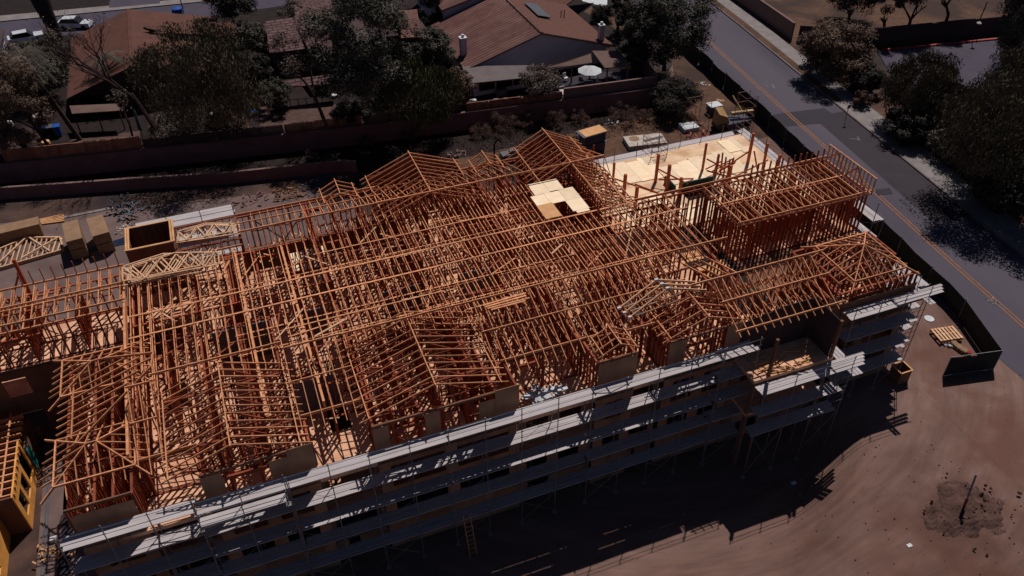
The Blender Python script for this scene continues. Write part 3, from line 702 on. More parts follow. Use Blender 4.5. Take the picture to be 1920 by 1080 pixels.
while x < 29.2:
    k = 'full'
    if x < -1.4: k = 'leftend'
    if -7.6 < x < -.4 or 3.1 < x < 11.1: k = 'midonly' if x > 0 else 'leftmid'
    if x > 24.4 : k = 'midonly'
    if k == 'leftmid':
        if 'leftmid' not in TM:
            q = MB(); qw = MB()
            def c_(y0, z0, y1, z1, w=.040, h=.095): (q if abs(y1-y0) > 3 else qw).beam((0, y0-31, z0), (0, y1-31, z1), w if abs(y1-y0) > 3 else .03, h if abs(y1-y0) > 3 else .07)
            c_(37.9, 9.95, 50.1, 9.95); c_(37.9, 9.36, 50.1, 9.36); y = 38.0; kk = 0
            while y < 50:
                y2 = min(y+.8, 50.1); c_(y, 9.36 if kk % 2 else 9.95, y2, 9.95 if kk % 2 else 9.36, .04, .07); y = y2; kk += 1
            TM['leftmid'] = q.mesh('roof_truss', WOOD, qw, STUD)
    if 20.0 < x < 23.8 or x > 26.6:   # stops at the corridor; sheets and the rear gable take over
        kk2 = 'front_half' if x < 24.4 else 'mid_half'
        if kk2 not in TM:
            q = MB(); qw = MB()
            def c2(y0, z0, y1, z1, w=.040, h=.095): (q if abs(y1-y0) > 3 else qw).beam((0, y0-31, z0), (0, y1-31, z1), w if abs(y1-y0) > 3 else .03, h if abs(y1-y0) > 3 else .07)
            if kk2 == 'front_half': c2(32.3, 9.05, 37.3, 10.98); c2(33.3, 9.36, 37.3, 9.36); c2(35.3, 9.36, 35.3, 10.2); c2(33.9, 9.36, 35.3, 10.2); c2(35.3, 9.36, 37.3, 10.9)
            c2(37.3, 9.36, 37.3, 10.9); c2(37.3, 10.98, 38.6, 9.95, .04, .08)
            c2(37.3, 9.95, 44.9, 9.95); c2(37.3, 9.36, 44.9, 9.36); y = 37.3; j = 0
            while y < 44.8:
                y2 = min(y+.8, 44.9); c2(y, 9.36 if j % 2 else 9.95, y2, 9.95 if j % 2 else 9.36, .04, .07); y = y2; j += 1
            TM[kk2] = q.mesh('roof_truss', WOOD, qw, STUD)
        k = kk2
    o_ = part('roof_truss', TM[k], bld, (x+random.uniform(-.03, .03)-BO.x, 0, 0)); nt_ += 1
    o_.rotation_euler = (0, R(random.uniform(-.5, .5))*0, R(random.uniform(-.12, .12)))
    x += .61
rnd2 = lambda: random.uniform(-.2, .2)
def ledger(y, z, x0, x1, w=.05, h=.14, m=WOOD, flat=False):
    b = LB(); s = x0
    while s < x1:
        e = min(s+4.88, x1); jj = random.uniform(-.02, .02); b.beam((s, y+jj, z), (e+.1, y+random.uniform(-.02, .02), z+random.uniform(-.01, .01)), *((h, w) if flat else (w, h))); s = e
    return b.build('ledger_board', m)
ledger(42.7, 10.04, -9, 29.6, .05, .12, PALE if False else WOOD, True); ledger(44.8, 10.04, -9, 26.4, .05, .12, WOOD, True)
for (a, c) in ((-9, -7.8), (-.4, 3.0), (3.0, 11.2), (11.2, 24.6), (24.6, 29.4)): ledger(37.3, 11.03, a, c, .06, .13)
ledger(37.9, 11.0, -7.7, -.5)
ledger(50.2, 11.03, -1.5, 26.4, .06, .13); ledger(50.1, 10.0, -9, -1.5, .06, .14)
ledger(33.3, 9.33, -9.3, -6, .05, .2); ledger(33.3, 9.33, -.3, 3, .05, .2); ledger(33.3, 9.33, 11.6, 18, .05, .2); ledger(33.0, 9.33, 19.8, 22.5, .05, .2)
ledger(35.2, 10.28, 11.1, 25, .05, .09); ledger(35.2, 10.28, -9, -7.7, .05, .09); ledger(35.2, 10.28, -.4, 3, .05, .09)
ledger(40.1, 10.02, 0, 10, .04, .08, WOOD, True); ledger(47.1, 10.02, 3, 18, .04, .08, WOOD, True); ledger(46.0, 9.45, -6, 20, .04, .08, WOOD, True)
ledger(39.4, 9.42, -3, 26, .09, .04); ledger(41.3, 9.42, -3, 20, .09, .04); ledger(52.6, 10.16, -1.5, 9, .05, .09); ledger(54.9, 9.40, -1.5, 9, .05, .2); ledger(54.9, 9.40, 16, 21.4, .05, .2)
for y in (38.6, 40.9, 45.9, 48.3): 
    for k in range(5): x = random.uniform(-8, 22); ledger(y+rnd2(), 9.44, x, x+random.uniform(2, 4.5), .04, .06)
# flat double chord lines at the left (long beams over the corridor block)
for x in (-9.3, -2.0, 1.1): 
    b = LB(); b.beam((x, 33.5, 9.55), (x, 50.2, 9.55), .14, .5); b.build('girder_truss', WOOD)

def gable_roof(xc, hw, y0, y1, sp=.61, rise=1.28, ze=9.45, tail=.62, webs_=True, sides=(-1, 1), name='gable_roof_frame'):
    """ridge along Y at xc: rafters, ridge board, eave boards, web trusses"""
    top = ze+rise; n = int(round((y1-y0)/sp)); b = LB(); s = rise/hw
    for i in range(n+1):
        y = y0+(y1-y0)*i/n+random.uniform(-.015, .015)
        for sg in sides:
            t_ = tail*random.uniform(.75, 1.0)
            b.beam((xc, y, top), (xc+sg*(hw+t_), y, ze-s*t_), .038, .09)
    rr = b.build(name, WOOD)
    r = LB(); r.beam((xc, y0-.15, top+.05), (xc, y1+.15, top+.05), .06, .14)
    r.build('ridge_board', WOOD)
    for sg in sides:
        LB().beam((xc+sg*hw, y0-.1, ze+.06), (xc+sg*hw, y1+.1, ze+.06), .06, .12).build('eave_board', WOOD)
    if webs_:
        b = LB()
        for i in range(0, n+1, 1 if hw < 3 else 2):
            y = y0+(y1-y0)*i/n+.05
            b.beam((xc-hw, y, ze-.05), (xc+hw, y, ze-.05), .032, .08)
            for q in (-.55, 0, .55):
                b.beam((xc+q*hw, y, ze-.05), (xc+q*hw, y, top-abs(q)*rise-.03), .045, .09, hint=(1, 0, 0))
            b.beam((xc-.55*hw, y, ze), (xc-.12*hw, y, top-.2), .045, .09, hint=(0, 0, 1)); b.beam((xc+.55*hw, y, ze), (xc+.12*hw, y, top-.2), .045, .09)
            for q in (-.8, .8):
                b.beam((xc+q*hw*.7, y, ze), (xc+q*hw, y, ze+rise*.2), .045, .09)
        for k in range(1, int(2*hw/.41)):
            xx = xc-hw+k*.41; b.beam((xx, y0+.03, ze-.05), (xx, y0+.03, ze+rise*(1-abs(xx-xc)/hw)), .05, .09, hint=(0, 1, 0))
        b.build('gable_truss_web', STUD)
    return rr
gable_roof(-4.05, 3.4, 31.3, 37.8)
gable_roof(7.1, 3.9, 31.6, 38.2)
gable_roof(18.3, 1.1, 31.0, 32.6, rise=.6, tail=.3, webs_=False, ze=9.9)
gable_roof(24.4, 2.5, 31.2, 33.9, rise=1.0, ze=9.5)
gable_roof(12.4, 3.65, 50.3, 56.5, rise=1.45, ze=9.45)
gable_roof(23.75, 2.5, 50.4, 56.2, rise=1.3, ze=9.5, tail=1.0); gable_roof(23.75, 2.5, 44.9, 50.3, rise=1.3, ze=9.5, tail=1.0, sides=(1,), webs_=False)
b = LB()
for i in range(14):
    y = 45.0+i*.41; b.beam((23.7, y, 9.4), (23.7, y, 10.75), .045, .09, hint=(1, 0, 0))
    if i % 2: b.beam((23.65, y, 9.45), (23.65, y+.8, 10.7), .04, .08)
    b.beam((23.7, y, 9.4), (26.3, y, 9.4), .035, .08)
b.build('half_gable_web', STUD)
for (px, py, hw) in ((627.7, 338.75, 1.25), (903.75, 285.6, 1.15)):
    p = at(px, py, 10.4); gable_roof(p.x, hw, p.y-1.9, p.y, rise=.6, ze=9.8, tail=.25, webs_=False)
GABS = mat('red brown gable sheathing', (.34, .11, .06), (.26, .08, .045), 1.2, .9)
for (xc, hw, y, rz) in ((12.4, 3.6, 56.2, 1.35), (23.75, 2.45, 55.9, 1.2)):
    b = LB(); b.v = [(xc-hw, y, 6.3), (xc+hw, y, 6.3), (xc+hw, y, 9.4), (xc, y, 9.4+rz), (xc-hw, y, 9.4), (xc-hw, y+.05, 6.3), (xc+hw, y+.05, 6.3), (xc+hw, y+.05, 9.4), (xc, y+.05, 9.4+rz), (xc-hw, y+.05, 9.4)]
    b.f = [(4, 3, 2, 1, 0), (5, 6, 7, 8, 9), (0, 1, 6, 5), (1, 2, 7, 6), (2, 3, 8, 7), (3, 4, 9, 8), (4, 0, 5, 9)]
    b.build('gable_sheathing', GABS)
    for sx in (-1, 1): LB().box(xc+sx*hw-.02, 51, 6.3, xc+sx*hw+.02, y, 9.35).build('side_sheathing', GABS)
LB().box(8.8, 54.9, 6.0, 16.1, 56.2, 6.3).build('floor_deck', OSB)
# big solid shear panels under the gables catch the light in slots
# front right roof: one-way slope to a ridge at y=33.5
b = LB(); x = 26.2
while x < 33.6:
    b.beam((x, 30.0, 9.2), (x, 33.7, 10.98), .048, .105); b.beam((x, 31.0, 9.36), (x, 34.3, 9.36), .04, .09)
    if x < 28.5: b.beam((x, 33.7, 10.98), (x, 37.4, 9.7), .048, .105)
    b.beam((x, 33.7, 9.36), (x, 33.7, 10.9), .045, .09, hint=(1, 0, 0)); b.beam((x, 32.3, 9.36), (x, 33.7, 10.9), .04, .08); b.beam((x, 33.7, 9.36), (x, 33.0, 10.6), .04, .08)
    x += .61
b.build('sloped_roof_frame', WOOD)
LB().beam((24.6, 33.7, 11.05), (34.6, 33.7, 11.05), .06, .15).build('ridge_board', WOOD)
LB().beam((26, 30.35, 9.42), (34.2, 30.35, 9.42), .06, .13).build('eave_board', WOOD)
LB().beam((26, 32.2, 10.38), (34.2, 32.2, 10.38), .06, .1).build('ledger_board', WOOD)
# end wall framing at the right of that roof
studwall(34.2, 31.2, 34.2, 34.2, z1=10.2, sp=.4, braces=1)
# hips -------------------------------------------------------------
def hip(x0, y0, x1, y1, ze, apex0, apex1, sp=.61, tail=.7, name='hip_roof_frame'):
    b = LB(); a0 = Vector(apex0); a1 = Vector(apex1)
    cs = [Vector((x0, y0, ze)), Vector((x1, y0, ze)), Vector((x1, y1, ze)), Vector((x0, y1, ze))]
    near = [a0 if (c-a0).length < (c-a1).length else a1 for c in cs]
    for c, a in zip(cs, near):
        d = (c-a); b.beam(a, c+d.normalized()*tail*1.35, .06, .14)
    if (a1-a0).length > .2: b.beam(a0, a1, .06, .14)
    for i in range(4):
        p, q = cs[i], cs[(i+1) % 4]; b.beam(p+Vector((0, 0, .05)), q+Vector((0, 0, .05)), .07, .12)
        L_ = (q-p).length; n = int(L_/sp); ap, aq = near[i], near[(i+1) % 4]
        e = (q-p).normalized(); out = Vector((e.y, -e.x, 0)); sp_, sq_ = (ap-p).dot(e), (aq-p).dot(e)
        hh = ap.z-ze; run = abs((ap-p).dot(out))
        for k in range(1, n+1):
            s = L_*k/(n+1); f = 1.0
            if s < sp_: f = s/max(sp_, .01)
            elif s > sq_: f = (L_-s)/max(L_-sq_, .01)
            base = p+e*s; topp = base-out*(run*f)+Vector((0, 0, hh*f))
            t_ = tail*random.uniform(.8, 1.1); b.beam(topp, base+out*t_-Vector((0, 0, hh*t_/max(run, .1))), .045, .10)
    return b.build(name, WOOD)
hip(35.9, 31.6, 40.2, 35.8, 9.5, (38.05, 33.7, 10.55), (38.05, 33.7, 10.55))
LB().beam((38.05, 33.7, 9.3), (38.05, 33.7, 10.6), .1, .1).build('king_post', WOOD)
b = LB()
for y in (32.6, 33.7, 34.8): b.beam((35.9, y, 9.45), (40.2, y, 9.45), .045, .12)
for x in (37.2, 38.9): b.beam((x, 31.6, 9.45), (x, 35.8, 9.45), .045, .12)
b.build('ceiling_joist', STUD)
hip(-13.0, 32.9, -9.0, 36.2, 9.45, (-11.2, 34.6, 10.25), (-10.7, 34.6, 10.25))
hip(-12.9, 39.6, -8.4, 42.8, 9.45, (-11.0, 41.1, 10.3), (-10.3, 41.1, 10.3))
b = LB()    # west slope between the two hips, rafters running across
for i in range(9):
    y = 36.3+.57*i; r_ = min(1, (i+2)/7, (12-i)/7); xe = -12.2+4.6*r_
    b.beam((-13.1, y, 9.2), (xe, y+.1, 9.5+1.55*r_), .048, .11)
b.beam((-12.2, 36.0, 9.52), (-12.2, 41.2, 9.52), .07, .12)
b.beam((-12.6, 34.9, 9.4), (-7.6, 38.4, 11.1), .06, .14); b.beam((-10.3, 41.1, 10.3), (-7.4, 39.6, 11.1), .06, .14); b.beam((-7.6, 38.4, 11.1), (-7.4, 39.6, 11.1), .06, .14)
b.build('hip_roof_frame', WOOD)
for x in (-8.4, -7.8): LB().beam((x, 36, 9.7), (x, 50.1, 9.75), .05, .35).build('girder_truss', WOOD)

# flat right wing roof -----------------------------------------------
b = LB(); x = 32.5
while x < 43.7:
    b.beam((x, 39.7, 9.78), (x, 45.2, 9.78), .05, .11); b.beam((x, 39.8, 9.2), (x, 45.1, 9.2), .05, .10)
    for j in range(6):
        y = 39.8+j*.88; b.beam((x, y, 9.2 if j % 2 else 9.78), (x, y+.88, 9.78 if j % 2 else 9.2), .04, .07)
    x += .61
b.build('flat_roof_truss', WOOD)
ledger(39.75, 9.88, 32.3, 43.8, .05, .16); ledger(39.68, 9.66, 32.3, 43.8, .05, .06); ledger(45.15, 9.9, 26.4, 43.8, .06, .2); ledger(42.4, 9.86, 32.5, 43.5, .04, .08, WOOD, True)
b = LB()   # parapet frame at the far right end
for i in range(14):
    y = 39.4+i*.41; b.beam((43.55, y, 9.85), (43.55, y, 11.2), .055, .10, hint=(1, 0, 0))
for z in (9.9, 11.25): b.beam((43.55, 39.3, z), (43.55, 44.85, z), .10, .06)
for y in (40.2, 42.6): b.beam((43.5, y, 9.9), (43.5, y+1.1, 11.1), .05, .1); b.beam((43.5, y+1.1, 11.1), (43.5, y+2.2, 9.9), .05, .1)
b.build('parapet_frame', WOOD)
LB().box(32.3, 34.4, 6.302, 40.7, 39.7, 6.33).build('deck_shade_sheet', SHEB); LB().box(29.1, 34.4, 6.302, 32.28, 45.0, 6.325).build('deck_shade_sheet', BLACK)  # dark sheets over the light well deck, its shade put into their colour
# left open edge of the wing, white-lit slot: short wall frames in the light well
studwall(29.0, 34.2, 29.0, 38.2, sp=.41, braces=2); studwall(29.0, 42.6, 29.0, 44.8, sp=.41)
# sheets lying on the flat roofs
def sheets(name, rects, z, m, label, cat='plywood'):
    b = MB()
    for (x0, y0, x1, y1) in rects: b.box(x0, y0, z, x1, y1, z+.03)
    return solo(name, b, m, label, cat)
sheets('plywood_sheet', [(19.9, 48.3, 21.12, 49.9), (21.14, 48.4, 22.3, 49.9), (20.6, 46.8, 21.8, 48.28), (19.5, 46.9, 20.58, 48.26), (21.82, 46.8, 23.0, 48.38), (21.7, 45.3, 23.0, 46.78), (21.9, 45.0, 22.9, 45.28)], 10.02, PLYW, 'bright patch of fresh plywood sheets lying on the flat roof before the tall rear gable')
sheets('plywood_sheet', [(19.4, 44.95, 20.65, 46.8)], 10.14, PLYO, 'single orange plywood sheet on blocks beside the bright sheets on the flat roof')
sheets('plywood_sheet', [(29.2, 38.9, 30.4, 40.1), (30.45, 38.8, 31.9, 40.3)], 6.34, PLYO, 'orange plywood sheets in the light well below the right wing wall')
sheets('plywood_sheet', [(29.2, 40.9, 30.6, 42.0)], 6.36, PLYO, 'small orange plywood sheet deeper in the light well')
sheets('plywood_sheet', [(1.6, 50.4, 2.9, 52.9), (2.95, 50.4, 4.2, 53.0), (3.0, 48.4, 4.1, 50.1)], 6.36, PLYW, 'bright plywood sheets on the third floor seen through the left trusses')
# the plywood shaft at the rear left
b = LB(); x0, x1, y0, y1 = -9.0, -5.9, 51.9, 54.8
b.box(x0, y0, .1, x1, y0+.12, 10.2); b.box(x0, y1-.12, .1, x1, y1, 10.2); b.box(x0, y0+.12, .1, x0+.12, y1-.12, 10.2); b.box(x1-.12, y0+.12, .1, x1, y1-.12, 10.2)
sh_ = b.build('shaft_wall', SHEB)
b = LB()
for (p, q) in (((x0-.04, y0+.06), (x1+.04, y0+.06)), ((x0-.04, y1-.06), (x1+.04, y1-.06))): b.beam((p[0], p[1], 10.24), (q[0], q[1], 10.24), .16, .07)
for xx in (x0+.06, x0+.22, x1-.06, x1+.1): b.beam((xx, y0, 10.26), (xx, y1, 10.26), .12, .07)
b.build('shaft_plate', PLYO)
for i in range(7): pass
b = LB()
for i in range(7): b.box(x0+.3+i*.42, y1-.2, 6.4, x0+.35+i*.42, y1-.12, 10.1)
b.build('shaft_stud', SHEB)
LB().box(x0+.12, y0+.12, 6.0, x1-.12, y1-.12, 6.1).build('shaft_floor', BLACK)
# dropped ceilings / short frames under the left roof
studwall(-5.8, 51.6, -1.4, 51.6, z1=9.6, sp=.5); studwall(-5.8, 54.6, -1.5, 54.6, z1=9.6, sp=.5, braces=1); studwall(-1.5, 51.7, -1.5, 54.8, z1=9.6)
LB().box(-5.8, 51.6, 6.0, -1.5, 54.8, 6.25).build('floor_deck', OSB)
# diagonal lateral braces nailed over the truss chords and webs
for i in range(46):
    x = random.uniform(-8, 25); y = random.choice((38.4, 39.5, 40.8, 45.4, 46.6, 48.0)); z = random.choice((9.45, 9.5, 9.88)); l_ = random.uniform(1.4, 3.6); a = random.choice((.9, -.9, 1.2, -1.2, .5, 0, 3.1))+random.uniform(-.15, .15)
    LB().beam((x, y, z), (x+l_*math.cos(a), y+l_*math.sin(a), z), .09, .035).build('lateral_brace', random.choice((WOOD, STUD, PALE)))
# litter inside: loose boards on the third floor
b = LB()
for i in range(170):
    x, y = random.uniform(-9, 27), random.choice((random.uniform(33.5, 42), random.uniform(45, 50), random.uniform(50.5, 54.5))); a = random.uniform(0, 3.1); l_ = random.uniform(.5, 1.8)
    if x < -1 and y > 50: continue
    b.beam((x, y, 6.36+random.uniform(0, .3)), (x+l_*math.cos(a), y+l_*math.sin(a), 6.36+random.uniform(0, .6)), .09, .045)
tag(center(b.build('wood_scraps', PALE, None)), 'pale loose boards scattered over the third floor between the stud walls', 'wood scraps', kind='stuff')
#PART4
# ================================================================== LEFT WING (attached narrow block) and LEFT BUILDING
wing = thing('timber_wing', 'narrow timber framed wing with upright truss frames running off the left edge of the picture', 'building', (-20, 47, 0))
main_bld, BO_main = bld, BO
bld = wing; BO = Vector(wing.location)
LB().box(-34, 47.0, 6.0, -9.3, 51.0, 6.3).build('floor_deck', OSB); LB().box(-34, 47.0, 2.9, -9.3, 51.0, 3.2).build('floor_deck', OSB)
xwall('front_wall', 46.9, -34, -9.25, .1, 6.2, [(-30+4*i, -28.6+4*i, z, z+1.5) for i in range(5) for z in (1, 4.1)], SHEB)
studwall(-34, 47.2, -9.4, 47.2, sp=.6, w=.09, gaps=[(11, 13), (17, 19.4)], braces=5)
studwall(-34, 50.8, -9.4, 50.8, sp=.6, w=.09, gaps=[(11, 12.4), (14, 16), (18, 21)], braces=4)
for x in (-22, -18.5, -15.5, -12.4): studwall(x, 47.3, x, 50.7, braces=2)
studwall(-33, 49, -14, 49, sp=.45, gaps=[(6, 8), (12, 15)], braces=2)
b = LB(); st = LB(); x = -24.0; tr = LB()
while x < -9.3:
    b.beam((x, 46.9, 9.9), (x, 50.7, 9.9), .05, .10); b.beam((x, 46.9, 9.33), (x, 50.7, 9.33), .05, .10)
    b.beam((x, 48.7, 9.3), (x, 48.7, 9.9), .05, .1)
    tr.beam((x+.06, 48.75, 9.85), (x+.02, 50.6, 9.3), .05, .10); tr.beam((x-.1, 48.75, 9.35), (x+.12, 50.6, 9.9), .05, .10); tr.beam((x, 47.0, 9.9), (x, 48.6, 9.3), .05, .10)
    if x > -16: st.beam((x, 50.75, 9.3), (x, 50.75, 11.1), .05, .1, hint=(0, 1, 0))
    x += .66
b.build('roof_truss', WOOD); tr.build('truss_web', WOOD); st.build('parapet_stud', STUD)
for y, z in ((50.72, 10.0), (48.7, 10.02), (48.55, 9.85), (46.9, 9.98), (46.85, 9.4)): LB().beam((-24, y, z), (-9.2, y, z), .06, .13).build('ledger_board', WOOD)
for (x, y, zt) in ((-15.5, 51.6, 11.6), (-17.2, 50.4, 11.2), (-17.6, 50.4, 11.0), (-16.9, 50.2, 10.6)): LB().box(x-.1, y-.1, 6.3, x+.1, y+.1, zt).build('post', POSTM)
b = LB(); b.beam((-15.5, 51.6, 10.6), (-17.3, 50.4, 7.5), .05, .13); b.beam((-17.2, 51.8, 8.2), (-13.6, 51.8, 8.2), .05, .13); b.beam((-17.2, 51.8, 7.5), (-13.6, 51.8, 7.5), .05, .10); b.build('temporary_brace', POSTM)
bl2 = thing('sheathed_building', 'lower timber building with yellow sheathed wall and dark window holes at the bottom left', 'building', (-17.6, 38.9, 0))
bld = bl2; BO = Vector(bl2.location)
def yw2(y0, y1, z1, ops): return ywall('yellow_wall', -17.68, y0, y1, 0.05, z1, ops, YELL, .1)
yw2(38.9, 43.6, 3.3, [(39.4, 40.4, .8, 2.4), (40.75, 41.75, .8, 2.4), (42.1, 43.3, .8, 3.0)])
LB().box(-17.66, 38.9, .0, -24, 39.0, 3.3).build('front_wall', SHEB)
ywall('yellow_wall', -18.9, 34, 38.9, .05, 2.6, [(35, 36, .9, 2.1)], YELL, .1)
LB().box(-34, 34, 2.3, -18.95, 38.85, 2.55).build('roof_deck', SHEB)
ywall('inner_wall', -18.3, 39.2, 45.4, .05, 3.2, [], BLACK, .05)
LB().box(-34, 39.1, .05, -18.3, 46.6, .3).build('floor_deck', OSB)
b = LB()
for i in range(13):
    y = 39.2+i*.56; b.beam((-34, y, 3.15), (-17.5, y, 3.15), .09, .28)
b.build('floor_joist', WOOD)
b = LB()
for i in range(22):
    x = -18.2-i*.75
    b.beam((x, 39.1, 3.35), (x, 46.3, 3.35), .10, .05)
b.build('joist_bridging', WOOD)
LB().box(-17.62, 43.6, .05, -17.5, 46.6, 2.4).build('side_wall', SHEB); LB().box(-17.49, 43.65, .4, -17.46, 44.3, 2.2).build('teal_wrap', TEAL)
for x in (-20, -22.4, -25): studwall(x, 39.2, x, 46.2, z0=.3, z1=3.0, braces=1)
b = LB()
for i in range(16): b.beam((-18.2, 39.2+i*.45, 3.32), (-18.2+.3, 39.4+i*.45, 3.75), .25, .05)
pass
bld, BO = main_bld, BO_main
# courtyard path and bits
sheet('path', [(-16.3, 28), (-15.4, 28), (-15.1, 44), (-15.7, 44)], .024, ASPN)
b = MB(); b.tube((-16.9, 33, .06), (-16.9, 43.6, .06), .05); b.tube((-16.7, 33, .06), (-16.75, 42.6, .06), .04); solo('pipe', b, GREYP, 'thin grey pipes along the foot of the yellow sheathed wall', 'pipe')
b = MB()
for i in range(26): x, y = -14.9+random.uniform(-.7, .8), 38.5+random.uniform(-2.5, 2.6); b.beam((x, y, .05), (x+random.uniform(-.3, .3), y+random.uniform(-.3, .3), .07), .1, .03)
tag(center(b.build('wood_scraps', PLYO)), 'orange wood scraps strewn on the concrete of the narrow courtyard', 'debris', kind='stuff')
for i, (x, y, s) in enumerate(((-16.3, 36.6, 1.2),)):
    th = thing('scrap_pile', 'heap of orange offcuts and a white bag at the bottom left corner of the picture', 'scrap pile', (x, y, 0))
    b = MB()
    for k in range(40): a = random.uniform(0, 3.1); q = (random.uniform(-.9, .9), random.uniform(-.7, .7), random.uniform(.05, .4)); l_ = random.uniform(.1, .3); b.beam(q, (q[0]+l_*math.cos(a), q[1]+l_*math.sin(a), q[2]+random.uniform(-.1, .1)), .09, .045)
    b.build('offcut', PLYO, th)['kind'] = 'stuff'; b = MB(); b.box(-.2, .8, 0, .3, 1.1, .3); b.build('bag', WHITE, th)
b = MB(); b.prism([(-13.9, 35.9), (-13.2, 35.6), (-13.0, 38.3), (-13.7, 38.8), (-14.1, 37.5)], .03, .08); solo('plywood_sheet', b, PLYO, 'plywood sheet lying on the ground at the left foot of the scaffold', 'plywood')

# ================================================================== SCAFFOLDS
def rnd(a): return random.uniform(-a, a)
def scaffold(label, segs, group=None):
    """segs: (x0, x1, y0, y1, levels, ground z) or rotated by swap; each with planks, frames, rails"""
    s0 = segs[0]; th = thing('scaffold', label, 'scaffold', (s0[0], s0[2], 0)); o = Vector(th.location)
    for (x0, x1, y0, y1, levels, zb, sw, top, mp) in segs:
        def V(a, b_, z): return (a-o.x, b_-o.y, z) if not sw else (b_-o.x, a-o.y, z)
        L_ = x1-x0; nb = max(1, round(L_/2.15)); 
        for z in levels:
            i = 0
            while i < nb:
                j = min(i+4, nb); pb = MB(); a, c = x0+L_*i/nb, x0+L_*j/nb; npk = max(2, int(round((y1-y0)/.37)))
                for k in range(npk):
                    ya = y0+(y1-y0)*k/npk+.008; yb = y0+(y1-y0)*(k+1)/npk-.008; zz = z+random.uniform(0, .012)
                    ea, ec = rnd(.12), rnd(.14); p = [V(a+ea, ya, zz-.045), V(a+ea, yb, zz-.045), V(c+ec, yb, zz-.045), V(c+ec, ya, zz-.045), V(a+ea, ya, zz), V(a+ea, yb, zz), V(c+ec, yb, zz), V(c+ec, ya, zz)]
                    if sw: p = [p[0], p[3], p[2], p[1], p[4], p[7], p[6], p[5]]
                    pb.pts8(p)
                pb.build('plank_deck', PLANK, th); i = j
        fm = []
        for i in range(nb+1):
            x = x0+L_*i/nb+rnd(.04); zf = gz(x, y0) if zb == 0 and not sw else zb; fb = MB(); tz = top+rnd(.06)
            for y in (y0-.05, y1+.02):
                fb.tube(V(x, y, zf+.12), V(x, y, tz if y < y1 else levels[-1]+.1), .031, n=5)
            for z in levels: fb.tube(V(x, y0-.05, z-.08), V(x, y1+.02, z-.08), .022, n=4); fb.tube(V(x, y0-.05, z-.45), V(x, y0+.35, z-.1), .016, n=4)
            fb.build('frame', mp, th)
            bb = MB(); c0 = V(x, y0-.05, 0)
            bb.box(c0[0]-.14, c0[1]-.14, zf-.03, c0[0]+.14, c0[1]+.14, zf+.05); bb.lathe((c0[0], c0[1], zf+.05), [(.045, 0), (.03, .15)], 6); bb.build('base_plate', CONL, th)
        for z in levels:
            rb = MB()
            for dz in (.5, 1.02):
                for i in range(nb):
                    if z == levels[-1] and top < z+.5: continue
                    a, c = x0+L_*i/nb, x0+L_*(i+1)/nb
                    rb.tube(V(a-.1, y0-.08, z+dz+rnd(.03)), V(c+.1, y0-.08, z+dz+rnd(.03)), .02, n=4)
            rb.build('guard_rail', STEEL, th)
        for i in range(0, nb, 2):
            a, c = x0+L_*i/nb, x0+L_*(i+1)/nb; zf = gz(c, y0) if zb == 0 and not sw else zb; zz = [zf+.15]+list(levels)
            cb = MB()
            for lo2, hi2 in zip(zz, zz[1:]):
                cb.tube(V(a, y0-.05, lo2+.1), V(c, y0-.05, hi2-.1), .013, n=4); cb.tube(V(a, y0-.05, hi2-.1), V(c, y0-.05, lo2+.1), .013, n=4)
            cb.build('cross_brace', STEEL, th)
    return th
LV = (2.1, 3.95, 5.9, 7.87); LW_ = (.12,)+LV
fs = scaffold('long steel scaffold with white plank decks along the shaded front of the building', [
    (-13.0, -6.6, 30.0, 30.95, LV, 0, False, 9.1, STEEL), (-6.5, -1.9, 29.8, 30.7, LW_, 0, False, 9.1, STEEL), (-6.4, -2.0, 29.1, 29.72, (7.7,), 7.5, False, 8.8, STEEL), (-1.8, 25.0, 29.78, 30.64, LW_, 0, False, 8.95, STEEL),
    (25.1, 27.6, 29.75, 30.75, LW_, 0, False, 9.0, STEEL), (27.0, 33.6, 27.7, 28.6, (2.1, 3.95, 5.95), 0, False, 7.2, STEEL)])
scaffold('scaffold tower with planked levels around the right front corner of the timber building', [(34.9, 41.1, 29.9, 30.9, LV, 0, False, 8.95, STEEL), (31.0, 34.0, 41.15, 42.2, (2.1, 3.95, 5.9, 7.87), 0, True, 9.0, STEEL), (38.8, 41.6, 44.0, 45.0, (2.1, 3.95, 5.9, 7.6), 0, True, 9.4, STEEL)])
b = MB()   # crossing planks at scaffold corner
for i in range(3): b.box(33.2+.27*i, 27.0, 6.02, 33.43+.27*i, 29.6+.3*i, 6.06)
for i in range(4): b.box(32.4, 27.6+.26*i, 6.07, 34.6+.2*i, 27.82+.26*i, 6.11)
solo('scaffold_plank', b, PLANK, 'white planks laid crosswise on the scaffold corner beside the balcony', 'planks')
b = MB()
for i in range(2): b.box(40.6+.27*i, 29.2, 7.95, 40.82+.27*i, 34.5, 7.99)
for i in range(3): b.box(38.6, 29.9+.27*i, 8.0, 42.4+.2*i, 30.12+.27*i, 8.04)
solo('scaffold_plank', b, PLANK, 'long white planks crossing at the top of the right corner scaffold', 'planks')
scaffold('scaffold with pale plank decks behind the left rear corner near the loose truss bundles', [(-8.9, -1.6, 57.5, 59.1, (2.1, 3.95, 5.9, 7.87), 0, False, 9.0, STRUST)])
scaffold('scaffold with white plank deck along the rear edge of the open plywood deck', [(26.4, 44.0, 56.5, 57.9, (2.1, 3.95, 5.7), 0, False, 7.5, STRUST), (46.0, 57.6, 44.2, 45.1, (2.1, 3.95, 5.9), 0, True, 7.6, STRUST)])
